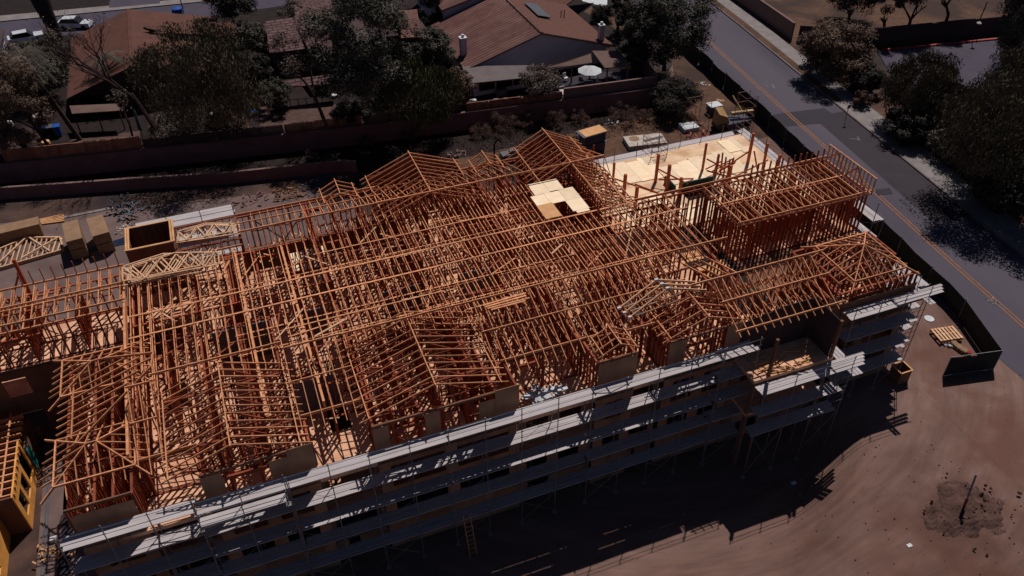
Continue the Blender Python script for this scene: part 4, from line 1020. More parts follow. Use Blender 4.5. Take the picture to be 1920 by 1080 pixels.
# birdcage frames and steps at rear right, guard rail structure
def tower(px, py, z0, w, h, label, n=3):
    p = at(px, py, z0); th = thing('scaffold_tower', label, 'scaffold tower', p)
    b = MB()
    for (i, j) in ((0, 0), (w, 0), (0, w), (w, w)): b.tube((i, j, 0), (i, j, h), .03, n=5)
    for k in range(n+1):
        z = .2+(h-.25)*k/n
        for (p_, q_) in (((0, 0), (w, 0)), ((w, 0), (w, w)), ((w, w), (0, w)), ((0, w), (0, 0))): b.tube((*p_, z), (*q_, z), .025, n=5)
    b.build('frame', STRUST, th); c = MB(); c.tube((0, 0, .2), (w, 0, h*.5), .018, n=4); c.tube((w, w, h*.5), (0, w, h*.9), .018, n=4); c.build('cross_brace', STRUST, th); return th
tower(1220, 300, 6.3, 1.6, 1.7, 'small rusty frame tower standing at the rear edge of the open deck'); tower(1298, 252, 0, 1.9, 3.4, 'rusty open steel frame beside the white slab in the rear yard', 2)
tower(1385, 262, 2, 1.4, 4.6, 'rusty steel frame at the far corner of the open plywood deck', 4)
# ladder on front
th = thing('ladder', 'wooden ladder leaning against the lowest scaffold deck in the shade', 'ladder', (7.6, 28.6, gz(7.6, 28.6))); b = MB()
for x in (0, .45): b.beam((x, 0, 0), (x, 1.0, 3.0), .04, .08)
b.build('side_rail', WOOD, th); b = MB()
for k in range(9): f = (k+.6)/9.5; b.tube((0, f, 3*f), (.45, f, 3*f), .018, n=5)
b.build('rung', WOOD, th)

# ================================================================== LOOSE TRUSSES AND BOARDS ON THE ROOF
def truss_bundle(label, corners, n, seed, m=PALE):
    """flat-lying trusses: corners = px outline base line (left, right), spread"""
    rs = random.Random(seed); x0, y0, z0, x1, y1, dpt = corners
    th = thing('truss_bundle', label, 'roof trusses', (x0, y0, z0), 'loose roof trusses lying on the building')
    d = Vector((x1-x0, y1-y0, 0)); Lh = d.length; d.normalize(); nn = Vector((-d.y, d.x, 0))
    for k in range(n):
        a0 = nn*rs.uniform(-.15, .2)+d*rs.uniform(-.35, .3)+Vector((0, 0, .06+k*.07)); rot = rs.uniform(-.05, .05)
        D = (d*math.cos(rot)+nn*math.sin(rot)); N = Vector((-D.y, D.x, 0)); b = MB(); H = dpt*rs.uniform(.85, 1.05)
        L_ = Lh*rs.uniform(.85, 1.0); P = lambda s, t: a0+D*s+N*t
        b.beam(P(0, 0), P(L_, 0), .09, .045); b.beam(P(0, H*.75), P(L_*.5, H), .09, .045); b.beam(P(L_*.5, H), P(L_*1.02, H*.6), .09, .045)
        m_ = 6
        for i in range(m_):
            s0, s1 = L_*i/m_, L_*(i+1)/m_; t0 = H*(.75+.25*min(1, 2*i/m_)) if i < m_/2 else H*(1-.4*(2*i/m_-1))
            if i % 2: b.beam(P(s0, 0), P(s1, H*.85), .08, .045)
            else: b.beam(P(s0, t0), P(s1, 0), .08, .045)
        b.beam(P(0, 0), P(0, H*.75), .09, .045); b.beam(P(L_, 0), P(L_, H*.6), .09, .045)
        b.build('truss', m, th)
    return th
truss_bundle('jumbled pale trusses lying across the roof just in front of the open plywood shaft', (-8.9, 48.3, 9.98, -3.2, 48.0, 2.3), 6, 3)
truss_bundle('jumbled pale trusses lying on the frame right of the open plywood shaft', (-5.3, 51.9, 9.75, -1.4, 51.6, 1.9), 5, 5)
th = thing('truss_bundle', 'pale trusses with white plates leaning upright behind the small front gable', 'roof trusses', (22.6, 34.3, 10.0), 'loose roof trusses lying on the building')
b = MB()
for k in range(3):
    o_ = Vector((.12*k-.1, -.5*k+.3, 0)); a, t_, c = Vector((-2.7, -.5, .3))+o_, Vector((.15, .15, 1.25))+o_, Vector((3.0, 0, .35))+o_
    b.beam(a, t_, .07, .12); b.beam(t_, c, .07, .12); b.beam(a+Vector((.4, 0, 0)), c, .07, .1); b.beam(t_, Vector((.9, 0, .35))+o_, .06, .1)
    for q in (a, t_, a+Vector((.7, .1, 0))): MB().box(q.x-.12, q.y-.07, q.z-.08, q.x+.12, q.y+.07, q.z+.08).build('nail_plate', WHITE, th)
b.build('truss', PALE, th)
for lab, p, q in (('loose board lying diagonally over the flat roof between the two long rails', at(1034, 476, 10.1), at(1054, 458, 10.15)), ('long loose board lying diagonally on the left roof slope before the corridor', at(590, 631, 10.6), at(647, 599, 10.8))):
    b = MB(); b.beam(p, q, .13, .05); solo('loose_board', b, PALE, lab, 'board')
b = MB()
for k in range(4): b.beam((11.9+rnd(.3), 36.4+.16*k, 10.75+.03*k), (14.6+rnd(.5), 36.3+.15*k+rnd(.1), 10.95+.02*k), .11, .045)
solo('board_stack', b, WOOD, 'few pale boards laid on the slope right behind the big front gable', 'boards')
b = MB()
for k in range(24):
    x, y = 14+rnd(1.0), 32.3+rnd(.5); l_ = rnd(.7); b.beam((x, y, 6.4+random.random()*.5), (x+l_, y+rnd(.5), 6.4+random.random()*.5), .35, .03)
solo('plastic_sheeting', b, WHITE, 'crumpled white plastic sheeting on the third floor balcony right of the big front gable', 'plastic')

b = MB()
for k in range(34): x, y, a = 29.6+rnd(2.4), 29.7+rnd(.8), random.uniform(-.5, .5); l_ = random.uniform(.4, 1.5); z = 6.33+random.random()*.18; b.beam((x, y, z), (x+l_*math.cos(a), y+l_*math.sin(a), z+rnd(.08)), .09, .04)
tag(center(b.build('offcuts', PLYO)), 'orange offcuts littering the balcony floor beside the post', 'offcuts', kind='stuff')
# ================================================================== REAR YARD
def stack(px, py, w, d, h, ang, m, label, rows=3, cat='lumber stack', group='lumber stacks in the rear yard'):
    p = at(px, py, 0); th = thing('lumber_stack', label, cat, p, group); th.rotation_euler.z = ang
    hh = h/rows
    for k in range(rows):
        b = MB(); b.box(-w/2+rnd(.03), -d/2+rnd(.03), k*hh+.1, w/2+rnd(.03), d/2+rnd(.03), (k+1)*hh); b.build('bundle', m, th)
        b = MB()
        for x in (-w*.35, w*.35): b.box(x-.05, -d/2, k*hh, x+.05, d/2, k*hh+.1)
        b.build('skid', SHEB, th)
    return th
stack(150, 468, 1.35, 3.2, 2.1, R(8), CARD, 'left of two tall wrapped sheet stacks standing in the rear yard', 2)
stack(197, 458, 1.35, 3.2, 2.1, R(10), CARD, 'right of two tall wrapped sheet stacks in the rear yard, near the shaft', 2)
stack(28, 448, 4.8, 1.4, 1.3, R(6), CARD, 'low long lumber stack with white wrapped end at the left edge of the rear yard', 1)
th = thing('wall_panel', 'prefabricated wall frames lying flat on the beige yard at the left edge', 'wall frames', (-22.4, 68.6, 0)); b = MB()
for z in (.1, .28):
    b.beam((-.5, 0, z), (5.6, 1.0, z), .14, .12); b.beam((-.2, 3.0, z), (2.4, 4.2, z), .14, .12); b.beam((2.4, 4.2, z), (5.2, 3.1, z), .14, .12); b.beam((5.6, 1, z), (5.2, 3.1, z), .14, .12)
for i in range(13): x = .3+i*.42; b.beam((x-.3, .1+x*.17, .2), (x, 3.1+(x*.4 if x < 2.4 else (2.4*.4-(x-2.4)*.35)), .2), .1, .1)
b.beam((.1, .3, .4), (2.4, 4.1, .4), .12, .08); b.beam((2.6, 4.0, .4), (4.5, 1.0, .4), .12, .08); b.beam((2.2, .8, .4), (5.1, 3.0, .4), .12, .08)
b.build('frame_timber', PALE, th)
b = MB()
for k in range(8): p = at(163+k, 474-k*1.2, 0); q = at(236+rnd(4), 458-k*1.6, 0); b.tube(p+Vector((0, 0, .06)), q+Vector((0, 0, .06)), .05)
solo('pipe_bundle', b, NAVY, 'bundle of dark blue pipes lying in front of the tall sheet stacks', 'pipes')
b = MB()
for k in range(5): p = at(70, 421-k*2, .1); q = at(120, 414-k*3, .12); b.beam(p, q, .14, .1)
solo('board_pile', b, PLYO, 'orange boards lying behind the two tall sheet stacks', 'boards')
b = MB(); b.beam(at(60, 419, .05), at(225, 387, .05), .35, .06); solo('concrete_strip', b, CONL, 'thin pale concrete kerb strip behind the lumber stacks', 'kerb')
def junk(px, py, label, m, n=14, s=1.0, h=.5, cat='debris', name='debris_pile', z=0):
    p = at(px, py, z); b = MB()
    for k in range(int(n*1.8)):
        a = random.uniform(0, 3.14); l_ = random.uniform(.15, .6)*min(s, 1.3); q = Vector((p.x+rnd(min(s, 1.4)), p.y+rnd(min(s, 1.4)*.8), p.z+random.uniform(.03, h)))
        b.beam(q, q+Vector((l_*math.cos(a), l_*math.sin(a), rnd(.15))), random.uniform(.06, .22), random.uniform(.03, .12))
    return solo(name, b, m, label, cat)
junk(245, 405, 'grey rubbish heap left of the rear scaffold', GREYP, 18, 1.3, .8)
junk(228, 392, 'dark wrapped materials beside the right tall sheet stack', WRAP, 14, 1.2, .9)
junk(232, 432, 'curled pale hose and scraps near the plywood shaft', TARP, 9, .7, .2)
junk(600, 350, 'navy tarpaulin bundle behind the small rear gable', NAVY, 12, 1.3, .6)
junk(540, 366, 'grey and brown scrap lying behind the left rear roof edge', SHEB, 26, 2.2, .3)
junk(470, 380, 'brown scrap on the shadowed yard behind the left rear roof edge', WALLB, 16, 2.0, .15)
junk(860, 292, 'pale stone rubble by the pump behind the tall rear gables', TANW, 10, .9, .3)
junk(1320, 160, 'white scraps against the foot of the road fence', WHITE, 6, .5, .2)
junk(1310, 168, 'tan torn cardboard on the dirt next to the road fence', CARD, 7, .6, .1)
junk(1350, 190, 'thin pale boards leaning by the white topped crate', PALE, 7, .5, .15)
junk(1310, 262, 'red painted steel pieces scattered on the dirt by the scaffold', RED, 12, 1.2, .4)
junk(1300, 240, 'brown scrap around the rusty frame in the rear yard', SHEB, 22, 2.4, .2)
junk(1150, 232, 'dark pipes lying right of the stacked bins', STEEL, 4, .8, .15)
# pump / mixer with hose
th = thing('pump', 'grey site pump with a bent black hose behind the rear gables', 'pump', at(957, 300, 0)); b = MB(); b.box(-1.0, -.5, .3, 1.0, .5, .9); b.lathe((.2, 0, .9), [(.4, 0), (.35, .3), (.1, .35)], 10); b.build('tank', GREYP, th)
b = MB(); b.tube((-1.6, .4, 0), (-1.6, .4, 2.0), .09); b.tube((-1.6, .4, 2.0), (-1.2, .4, 2.5), .09); b.tube((-1.2, .4, 2.5), (-.8, .4, 2.0), .09); b.build('hose', BLACK, th)
for x in (-.7, .7): MB().tube((x, -.55, .3), (x, -.7, .3), .3, n=12).build('wheel', BLACK, th)
# stacked bins with plywood lid
p = at(1107, 283, 0); th = thing('bin_stack', 'two dark wrapped bins stacked with a bright plywood lid in the rear yard', 'bins', p); th.rotation_euler.z = R(8)
for k in range(2):
    b = MB(); b.prism([(-1.3, -.75), (1.3, -.75), (1.4, .75), (-1.4, .75)], .1+k*1.15, 1.1+k*1.15); b.build('bin', WRAP, th)
    b = MB(); b.box(-1.45, -.85, 1.1+k*1.15, 1.5, .8, 1.17+k*1.15); b.build('rim', GREYP, th)
b = MB(); b.box(-1.2, -.8, 2.34, 1.4, .7, 2.37); b.build('plywood_lid', PLYO, th); b = MB(); b.lathe((-1.35, .3, 1.8), [(.2, 0), (.25, .3), (.1, .5)], 8); b.build('white_bag', WHITE, th)
# vault slabs
def slabthing(pts, z0, z1, label, m=TARP, extra=True):
    P = [at(x, y, z1) for x, y in pts]; c = sum(P, Vector())/len(P); th = thing('concrete_slab', label, 'concrete slab', (c.x, c.y, 0))
    b = MB(); b.prism([(p.x-c.x, p.y-c.y) for p in P], z0, z1); b.build('slab', m, th)
    if extra:
        b = MB(); b.lathe((-1.0, .6, z1+.002), [(.55, 0), (.55, .02)], 16); b.build('round_cover', CARD, th); b = MB(); b.beam((-.2, -.3, z1+.05), (2.0, -.1, z1+.05), .3, .05); b.build('grey_strip', GREYP, th)
    return th
slabthing(((1168, 256), (1240, 249), (1251, 267), (1180, 275)), 0, .55, 'large pale concrete slab with round cover behind the open deck')
slabthing(((1272, 231), (1300, 228), (1312, 238), (1284, 243)), 0, .5, 'small white slab with two dark slots inside a rusty frame', WHITE, False)
# crate with white lid
p = at(1337, 212, 0); th = thing('crate', 'dark round bottomed crate with white lid near the road fence', 'crate', p); b = MB(); b.lathe((0, 0, 0), [(.7, 0), (.85, .5), (.85, 1.0)], 12); b.build('tub', WRAP, th); b = MB(); b.box(-.75, -.6, 1.02, .75, .6, 1.1); b.build('lid', WHITE, th)
# cream boom machine near the fence
p = at(1366, 240, 0); th = thing('boom_lift', 'cream coloured boom lift folded up beside the road fence', 'boom lift', p)
b = MB(); b.box(-1.6, -.9, .3, 2.2, .9, 1.0); b.build('chassis', WRAP, th)
b = MB(); b.pts8([(-1.9, -.6, 1.0), (-1.9, .6, 1.0), (-.5, .7, 1.0), (-.5, -.7, 1.0), (-1.8, -.5, 2.2), (-1.8, .5, 2.6), (-.8, .6, 2.4), (-.7, -.6, 1.7)]); b.build('counterweight', CREAM, th)
b = MB(); b.beam((.2, .2, 1.6), (2.6, -.3, 1.7), .35, .3); b.beam((1.5, .3, 1.7), (.9, 1.5, 3.0), .15, .15); b.build('boom', CREAM, th)
b = MB()
for x in (-1.2, 1.6):
    for y in (-1, .8): b.tube((x, y, .4), (x, y+.25, .4), .4, n=12)
b.build('wheel', BLACK, th)
# portable white box under tree
p = at(1246, 222, 0); b = MB(); b.lathe((p.x, p.y, 0), [(.35, 0), (.35, 1.6), (.3, 1.7)], 10); solo('white_tank', b, GREYP, 'upright pale tank standing in the dark tree shade behind the site', 'tank')
# front yard: pallet, roll, dish, bag, bin, paper, sign pole
p = at(1772, 632, 0); th = thing('pallet', 'orange wooden pallet lying beside the black site fence', 'pallet', p); th.rotation_euler.z = R(-10); b = MB()
for i in range(7): b.box(-.95+i*.29, -.7, .38, -.78+i*.29, .7, .41)
b.build('top_board', PALE, th); b = MB()
for y in (-.65, 0, .6): b.box(-.95, y, .1, 1.0, y+.08, .38)
b.build('stringer', WOOD, th)
th = thing('fabric_roll', 'brown rolled fabric with a red tip lying against the black fence', 'roll', at(1785, 648, 0)); L0 = Vector(th.location); P = [at(*q, .15)-L0 for q in ((1785, 642), (1790, 648), (1800, 656), (1812, 662))]; b = MB()
for a, c in zip(P, P[1:]): b.tube(a, c, .22, .2, 8); b.tube(a+Vector((.25, .2, 0)), c+Vector((.25, .15, 0)), .15, .15, 8)
b.build('roll', CARD, th); b = MB(); b.lathe(P[-1]+Vector((.2, 0, -.1)), [(.2, 0), (.22, .2), (.02, .3)], 8); b.build('red_cone', RED, th)
b = MB(); p = at(1742, 598, 0); b.lathe((p.x, p.y, 0), [(.1, .0), (.36, .03), (.38, .06)], 18); solo('white_disc', b, WHITE, 'flat white disc on the pavement edge inside the fence', 'disc')
junk(1776, 650, 'crumpled white bag beside the brown roll', WHITE, 6, .3, .2, 'bag', 'white_bag'); junk(1762, 622, 'small white sheet behind the pallet', WHITE, 4, .3, .1, 'sheet', 'white_sheet')
th = thing('wooden_bin', 'open topped wooden box bin at the foot of the corner scaffold', 'bin', at(1683, 710, 0)); b = MB()
for (x0, y0, x1, y1) in ((-.5, -.5, .5, -.44), (-.5, .44, .5, .5), (-.5, -.44, -.44, .44), (.44, -.44, .5, .44)): b.box(x0, y0, 0, x1, y1, 1.15)
b.build('bin_side', SHEB, th); b = MB()
for (x0, y0, x1, y1) in ((-.55, -.55, .55, -.45), (-.55, .45, .55, .55), (-.55, -.45, -.45, .45), (.45, -.45, .55, .45)): b.box(x0, y0, 1.155, x1, y1, 1.2)
b.build('rim', PLYO, th)
for (px, py, s, lab) in ((1488, 906, .18, 'small white paper scrap on the open dirt near the shadow edge'), (1705, 1023, .16, 'white sliver of paper on the dirt below the rubble heap'), (1700, 700, .12, 'tiny pale scrap by the wooden bin')):
    p = atg(px, py); b = MB(); b.box(p.x-s, p.y-s*.7, p.z+.02, p.x+s, p.y+s*.7, p.z+.045); solo('paper_scrap', b, WHITE, lab, 'paper')
HEAP = mat('heap soil', (.13, .066, .053), (.055, .028, .023), 1.4, .95, bump=.5, detail=10)
# rubble heap and leaning pole
c = at(1808, 957, 0); b = MB(); n = 44
for j in range(n):
    for i in range(n):
        x, y = (i/(n-1)-.5)*7.0, (j/(n-1)-.5)*5.0; r_ = math.hypot(x/2.6, y/1.75)*(1+.10*math.sin(3*math.atan2(y, x)+1)+.06*math.sin(7*math.atan2(y, x)))
        h = .30*(1-r_*r_) if r_ < 1 else -.12*(r_-1)
        if r_ < 1.05: h += .07*math.sin(x*2.7+y*1.3)*math.cos(y*3.9-x)+random.uniform(-.045, .05)
        b.v.append((c.x+x, c.y+y, h-.015+gz(c.x+x, c.y+y)))
b.f = [(j*n+i, j*n+i+1, (j+1)*n+i+1, (j+1)*n+i) for j in range(n-1) for i in range(n-1)]
tag(center(b.build('soil_heap', HEAP)), 'low dark heap of dug soil and stones around a leaning post', 'soil heap')
b = MB()
for k in range(80):
    a = random.uniform(0, 6.28); r_ = abs(random.gauss(0, 1.5)); x, y = c.x+.6+r_*math.cos(a)*1.2, c.y+r_*math.sin(a)*.8; s = random.uniform(.04, .15); q = [(x+rnd(s), y+rnd(s), z+random.uniform(.02, .2)) for z in (0, s)]
    b.beam(q[0], q[1], s, s)
tag(center(b.build('stones', HEAP)), 'loose stones and clods scattered over the soil heap', 'stones', kind='stuff')
pb_ = at(1797, 978, 0); pt_ = at(1822, 911, 3.0)
th = thing('marker_post', 'grey steel post with red band leaning out of the soil heap', 'post', pb_); d = Vector((1.1, 1.0, 2.9)); b = MB(); b.tube((0, 0, 0), d*.35, .07); b.build('base', BLACK, th); b = MB(); b.tube(d*.35, d*.5, .09); b.build('red_band', RED, th); b = MB(); b.tube(d*.5, d, .06); b.build('pole', STEEL, th)
b = MB(); b.tube(Vector((.15, .0, 0)), Vector((.2, .1, .9)), .05); b.build('stub', BLACK, th)
# scattered clods on the dirt
b = MB()
for k in range(420):
    x, y = random.uniform(4, 50), random.uniform(12, 29.5)
    if random.random() < .5: x, y = 38+random.gauss(0, 6), 18+random.gauss(0, 4)
    s = abs(random.gauss(.012, .018))+.008; z = gz(x, y); b.box(x-s, y-s*.7, z-.02, x+s, y+s*.8, z+s*.7)
tag(b.build('pebbles', HEAP), 'small clods and pebbles sprinkled over the open dirt', 'pebbles', kind='stuff')
#PART5
# ================================================================== HOUSES
def roofslab(pts, th_, m, parent, name='roof', t=.16):
    o = Vector(parent.location); b = MB(); b.slab([Vector(p)-o for p in pts], t)
    return b.build(name, m, parent)
def chimney(parent, p, h, w=.55, m=STUC):
    o = Vector(parent.location); p = Vector(p)-o; b = MB(); b.box(p.x-w/2, p.y-w/2, p.z-2, p.x+w/2, p.y+w/2, p.z+h); c = b.build('chimney', m, parent)
    b = MB(); b.box(p.x-w*.6, p.y-w*.6, p.z+h, p.x+w*.6, p.y+w*.6, p.z+h+.1); b.box(p.x-.14, p.y-.14, p.z+h+.1, p.x+.14, p.y+.14, p.z+h+.4); c2 = b.build('chimney_cap', WHITE, c)
def win(parent, x0, x1, y, z0, z1):
    o = Vector(parent.location); b = MB(); b.box(x0-o.x-.06, y-o.y-.05, z0-o.z-.06, x1-o.x+.06, y-o.y+.02, z1-o.z+.06); f = b.build('window', WHITE if False else TANW, parent)
    b = MB(); b.box(x0-o.x, y-o.y-.07, z0-o.z, x1-o.x, y-o.y-.052, z1-o.z); b.build('pane', GLASS, f)
def gable_house(th, x0, x1, y0, y1, zb, ze, zr, m_wall, m_roof, ov=.5, xr=None):
    """ridge runs along Y at xr; walls with gable ends"""
    o = Vector(th.location); xr = (x0+x1)/2 if xr is None else xr; b = MB(); xr_ = xr-o.x
    X0, X1, Y0, Y1 = x0-o.x, x1-o.x, y0-o.y, y1-o.y; zb_, ze_, zr_ = zb-o.z, ze-o.z-.05, zr-o.z-.12
    k = len(b.v); b.v += [(X0, Y0, zb_), (X1, Y0, zb_), (X1, Y0, ze_), (xr_, Y0, zr_), (X0, Y0, ze_), (X0, Y1, zb_), (X1, Y1, zb_), (X1, Y1, ze_), (xr_, Y1, zr_), (X0, Y1, ze_)]
    b.f += [(0, 1, 2, 3, 4), (9, 8, 7, 6, 5), (5, 0, 4, 9), (1, 6, 7, 2)]; b.build('wall', m_wall, th)
    sl, sr = (zr-ze)/(xr-x0), (zr-ze)/(x1-xr)
    for sg, xe, s in ((-1, x0, sl), (1, x1, sr)):
        roofslab([(xr, y0-ov, zr), (xr, y1+ov, zr), (xe+sg*ov, y1+ov, ze-s*ov), (xe+sg*ov, y0-ov, ze-s*ov)], .16, m_roof, th)
    b = MB(); b.beam(Vector((xr, y0-ov, zr+.04))-o, Vector((xr, y1+ov, zr+.04))-o, .3, .12); b.build('ridge_cap', m_roof, th)
    b = MB()
    for sg, xe, s in ((-1, x0, sl), (1, x1, sr)): b.beam(Vector((xr, y0-ov-.03, zr-.1))-o, Vector((xe+sg*ov, y0-ov-.03, ze-s*ov-.1))-o, .05, .22)
    b.build('fascia', TANW if m_wall != STUB else STUB, th)
ZT_ = 1.5
# big house, right
hA = thing('tiled_house', 'large grey stucco house with brown tiled gable roof, solar panel and patio covers', 'house', (35, 85, ZT_))
gable_house(hA, 26.5, 43.9, 84.7, 97.5, ZT_, 4.0, 6.7, STUC, TILE, ov=.55, xr=35.3)
oA = Vector(hA.location)
b = MB()   # right slope finer tiles
roofslab([(35.3, 84.15, 6.735), (35.3, 98.05, 6.735), (44.5, 98.05, 3.87), (44.5, 84.15, 3.87)], .03, TILE2, hA, 'roof', .03)
roofslab([(35.3, 98.05, 6.7), (44.5, 98.05, 3.84), (52, 104, 3.84), (40, 106, 6.7)], .1, TILE2, hA)
chimney(hA, (26.9, 87.6, 4.6), 1.5, .7); chimney(hA, (43.4, 85.2, 4.4), 1.6, .6)
roofslab([(37.2, 94.6, 6.42), (38.9, 94.6, 5.92), (38.9, 89.9, 5.92), (37.2, 89.9, 6.42)], .08, SOLAR, hA, 'solar_panel', .08)
for (px, py) in ((1052, 25), (1058, 24), (1003, 33)):
    p = at(px, py, 5.4)-oA; b = MB(); b.tube(p-Vector((0, 0, .6)), p+Vector((0, 0, .35)), .06); b.build('vent_pipe', BARK, hA)
roofslab([at(866, 124, 4.05), at(1000, 122, 4.05), at(1013, 143, 3.6), at(881, 156, 3.5)], .1, COVER, hA, 'patio_cover', .12)
roofslab([at(1016, 126, 4.1), at(1108, 100, 4.3), at(1110, 117, 3.85), at(1020, 131, 3.8)], .1, COVT, hA, 'patio_cover', .12)
roofslab([at(1110, 95, 4.3), at(1160, 95, 4.3), at(1184, 124, 3.9), at(1134, 127, 3.9)], .1, COVT, hA, 'patio_cover', .12)
for (px, py, z) in ((1022, 130, 3.7), (1073, 122, 3.7), (1140, 126, 3.8), (1178, 124, 3.8), (1108, 116, 3.7)):
    p = at(px, py, z)-oA; MB().box(p.x-.07, p.y-.07+.1, 0, p.x+.07, p.y+.17, p.z).build('patio_post', TANW, hA)
q0, q1 = at(884, 156, 3.4), at(1000, 146, 3.4); o = oA
b = MB(); b.box(26.0-o.x, 81.9-o.y, 0, 32.8-o.x, 82.0-o.y, 1.9); b.box(26.0-o.x, 81.9-o.y, 0, 26.1-o.x, 84.7-o.y, 1.95); b.build('sunroom_wall', STUC, hA)
for i in range(3): win(hA, 26.8+i*2.1, 28.6+i*2.1, 81.88, 2.1, 3.2)
# the wing behind it at upper left
hB = thing('tiled_house', 'pale walled house wing with pinkish tile roof behind the big tiled house', 'house', (31, 100, ZT_))
gable_house(hB, 28.0, 40.0, 98.6, 112, ZT_, 5.6, 7.0, STUC, TILE, ov=.4)
# shake roofed house
hC = thing('shake_house', 'brown stucco house with pinkish wood shake roof behind a bare tree', 'house', (8, 90, ZT_)); oC = Vector(hC.location)
b = MB(); b.box(6.2-oC.x, 94.3-oC.y, 0, 12.4-oC.x, 104-oC.y, 3.3); b.box(21.6-oC.x, 92.0-oC.y, 0, 24.4-oC.x, 99-oC.y, 3.7); b.box(12.4-oC.x, 95-oC.y, 0, 21.6-oC.x, 104-oC.y, 3.0); b.build('wall', STUB, hC)
roofslab([at(505, 99, 5), at(595, 89, 5), at(560, 30, 6.4), at(498, 40, 6.4)], .15, SHAK, hC)
roofslab([at(590, 114, 5), at(623, 112, 5), at(622, -10, 6.6), at(549, -10, 6.6), at(556, 50, 6.0)], .15, SHAK, hC, 'roof')
roofslab([at(531, 150, 4.1), at(632, 138, 4.1), at(630, 156, 3.7), at(533, 163, 3.7)], .12, SHAK, hC, 'porch_roof', .12)
roofslab([at(745, 20, 5.6), at(782, 17, 5.6), at(790, 69, 5.4), at(752, 71, 5.4)], .15, TILE, hC, 'roof')
b = MB()
for (px, py) in ((592, 115), (560, 80)): p = at(px, py, 5)-oC; b.box(p.x, p.y, 0, p.x+.1, p.y+.1, p.z)
b.build('post', STUB, hC); win(hC, 7.4, 9.6, 94.28, 2.2, 4.0)
b = MB(); p0, p1 = at(531, 204, 1.5)-oC, at(620, 196, 1.5)-oC
for k in range(7): q = p0+(p1-p0)*k/6; b.box(q.x-.04, q.y-.04, 0, q.x+.04, q.y+.04, 1.0)
b.beam(p0+Vector((0, 0, 1)), p1+Vector((0, 0, 1)), .06, .06); b.build('railing', BLACK, hC)
# terracotta roof house at the left
hD = thing('terracotta_house', 'wide house with plain terracotta roof at the upper left behind palms', 'house', (-8, 95, ZT_)); oD = Vector(hD.location)
gable_house(hD, -15.6, 0.5, 94.0, 110.5, ZT_, 4.0, 6.3, STUB, TERR, ov=.6, xr=-8.9)
roofslab([at(270, 52, 6.4), at(440, 38, 5.2), at(450, 70, 4.6), at(330, 62, 5.8)], .1, TERR, hD, 'roof', .14)
b = MB(); p = [at(268, 50, 6.6)-oD, at(310, 48, 5.6)-oD, at(312, 66, 5.0)-oD]; b.slab(p, .3); b.build('dormer_gable', STUB, hD)
roofslab([at(130, 198, 4.0), at(222, 194, 4.0), at(225, 207, 3.8), at(135, 213, 3.8)], .1, COVT, hD, 'patio_cover', .12)
for (px, py) in ((137, 212), (180, 209), (222, 206)): p = at(px, py, 3.8)-oD; MB().box(p.x-.06, p.y, 0, p.x+.06, p.y+.12, p.z).build('patio_post', STUB, hD); b = MB(); b.box(-15-oD.x, 93.0-oD.y, 0, -10.5-oD.x, 93.9-oD.y, 1.9); b.build('sunroom_wall', BLACK, hD)
b = MB(); q = at(215, 30, 5.2)-oD
# corner house top left
hE = thing('corner_house', 'grey gabled house end cut by the left edge near the far street', 'house', (-27, 108, ZT_))
gable_house(hE, -34, -24.5, 104, 116, ZT_, 4.2, 5.6, STUC, STUB, ov=.4)
# ------------------------------------------------------------- garden things
p = at(1104, 166, ZT_); th = thing('parasol', 'white octagonal parasol over a patio table', 'parasol', p); b = MB(); b.lathe((0, 0, 2.15), [(1.42, 0), (1.40, .05), (.05, .62)], 8); b.build('canopy', WHITE, th); b = MB(); b.tube((0, 0, 0), (0, 0, 2.2), .04); b.build('pole', BARK, th)
b = MB(); b.lathe((0, 0, .7), [(.6, 0), (.6, .05)], 14); b.lathe((0, 0, 0), [(.3, 0), (.08, .1), (.06, .7)], 10); solo_ = b.build('table', GREYP, th); 
def chair(px, py, ang, m, label):
    p = at(px, py, ZT_); th = thing('patio_chair', label, 'chair', p, 'patio chairs'); th.rotation_euler.z = ang; b = MB(); b.box(-.25, -.25, .42, .25, .25, .47); b.build('seat', m, th); b = MB(); b.box(-.25, .2, .47, .25, .26, .95); b.build('backrest', m, th)
    for (x, y) in ((-.22, -.22), (.22, -.22), (-.22, .22), (.22, .22)): b = MB(); b.box(x-.02, y-.02, 0, x+.02, y+.02, .42); b.build('leg', m, th)
chair(1122, 160, .5, WHITE, 'white patio chair right of the parasol'); chair(1090, 158, 2.2, GREYP, 'grey patio chair left of the parasol pole'); chair(1160, 155, 1, WHITE, 'white chair under the right patio cover'); chair(1060, 152, .3, WHITE, 'pale chair under the middle patio cover')
b = MB(); P = [at(x, y, 1.52) for x, y in ((1043, 164), (1080, 160), (1095, 169), (1058, 182))]; b.prism([(q.x, q.y) for q in P], 1.52, 1.62); solo('pale_tarp', b, TARP, 'pale tarp spread on the patio between fence and parasol', 'tarp')
b = MB(); P = [at(x, y, 1.7) for x, y in ((1065, 163), (1078, 160), (1076, 167), (1066, 168))]; b.prism([(q.x, q.y) for q in P], 1.64, 1.72); solo('blue_cushion', b, BLUE, 'dark blue cushion lying on the pale tarp', 'cushion')
b = MB(); P = [at(x, y, 1.7) for x, y in ((1068, 170), (1100, 168), (1103, 171), (1070, 175))]; b.prism([(q.x, q.y) for q in P], 1.7, 2.0); solo('pale_box', b, COVER, 'light blue grey box along the tan patio wall', 'box')
rs = random.Random(4)
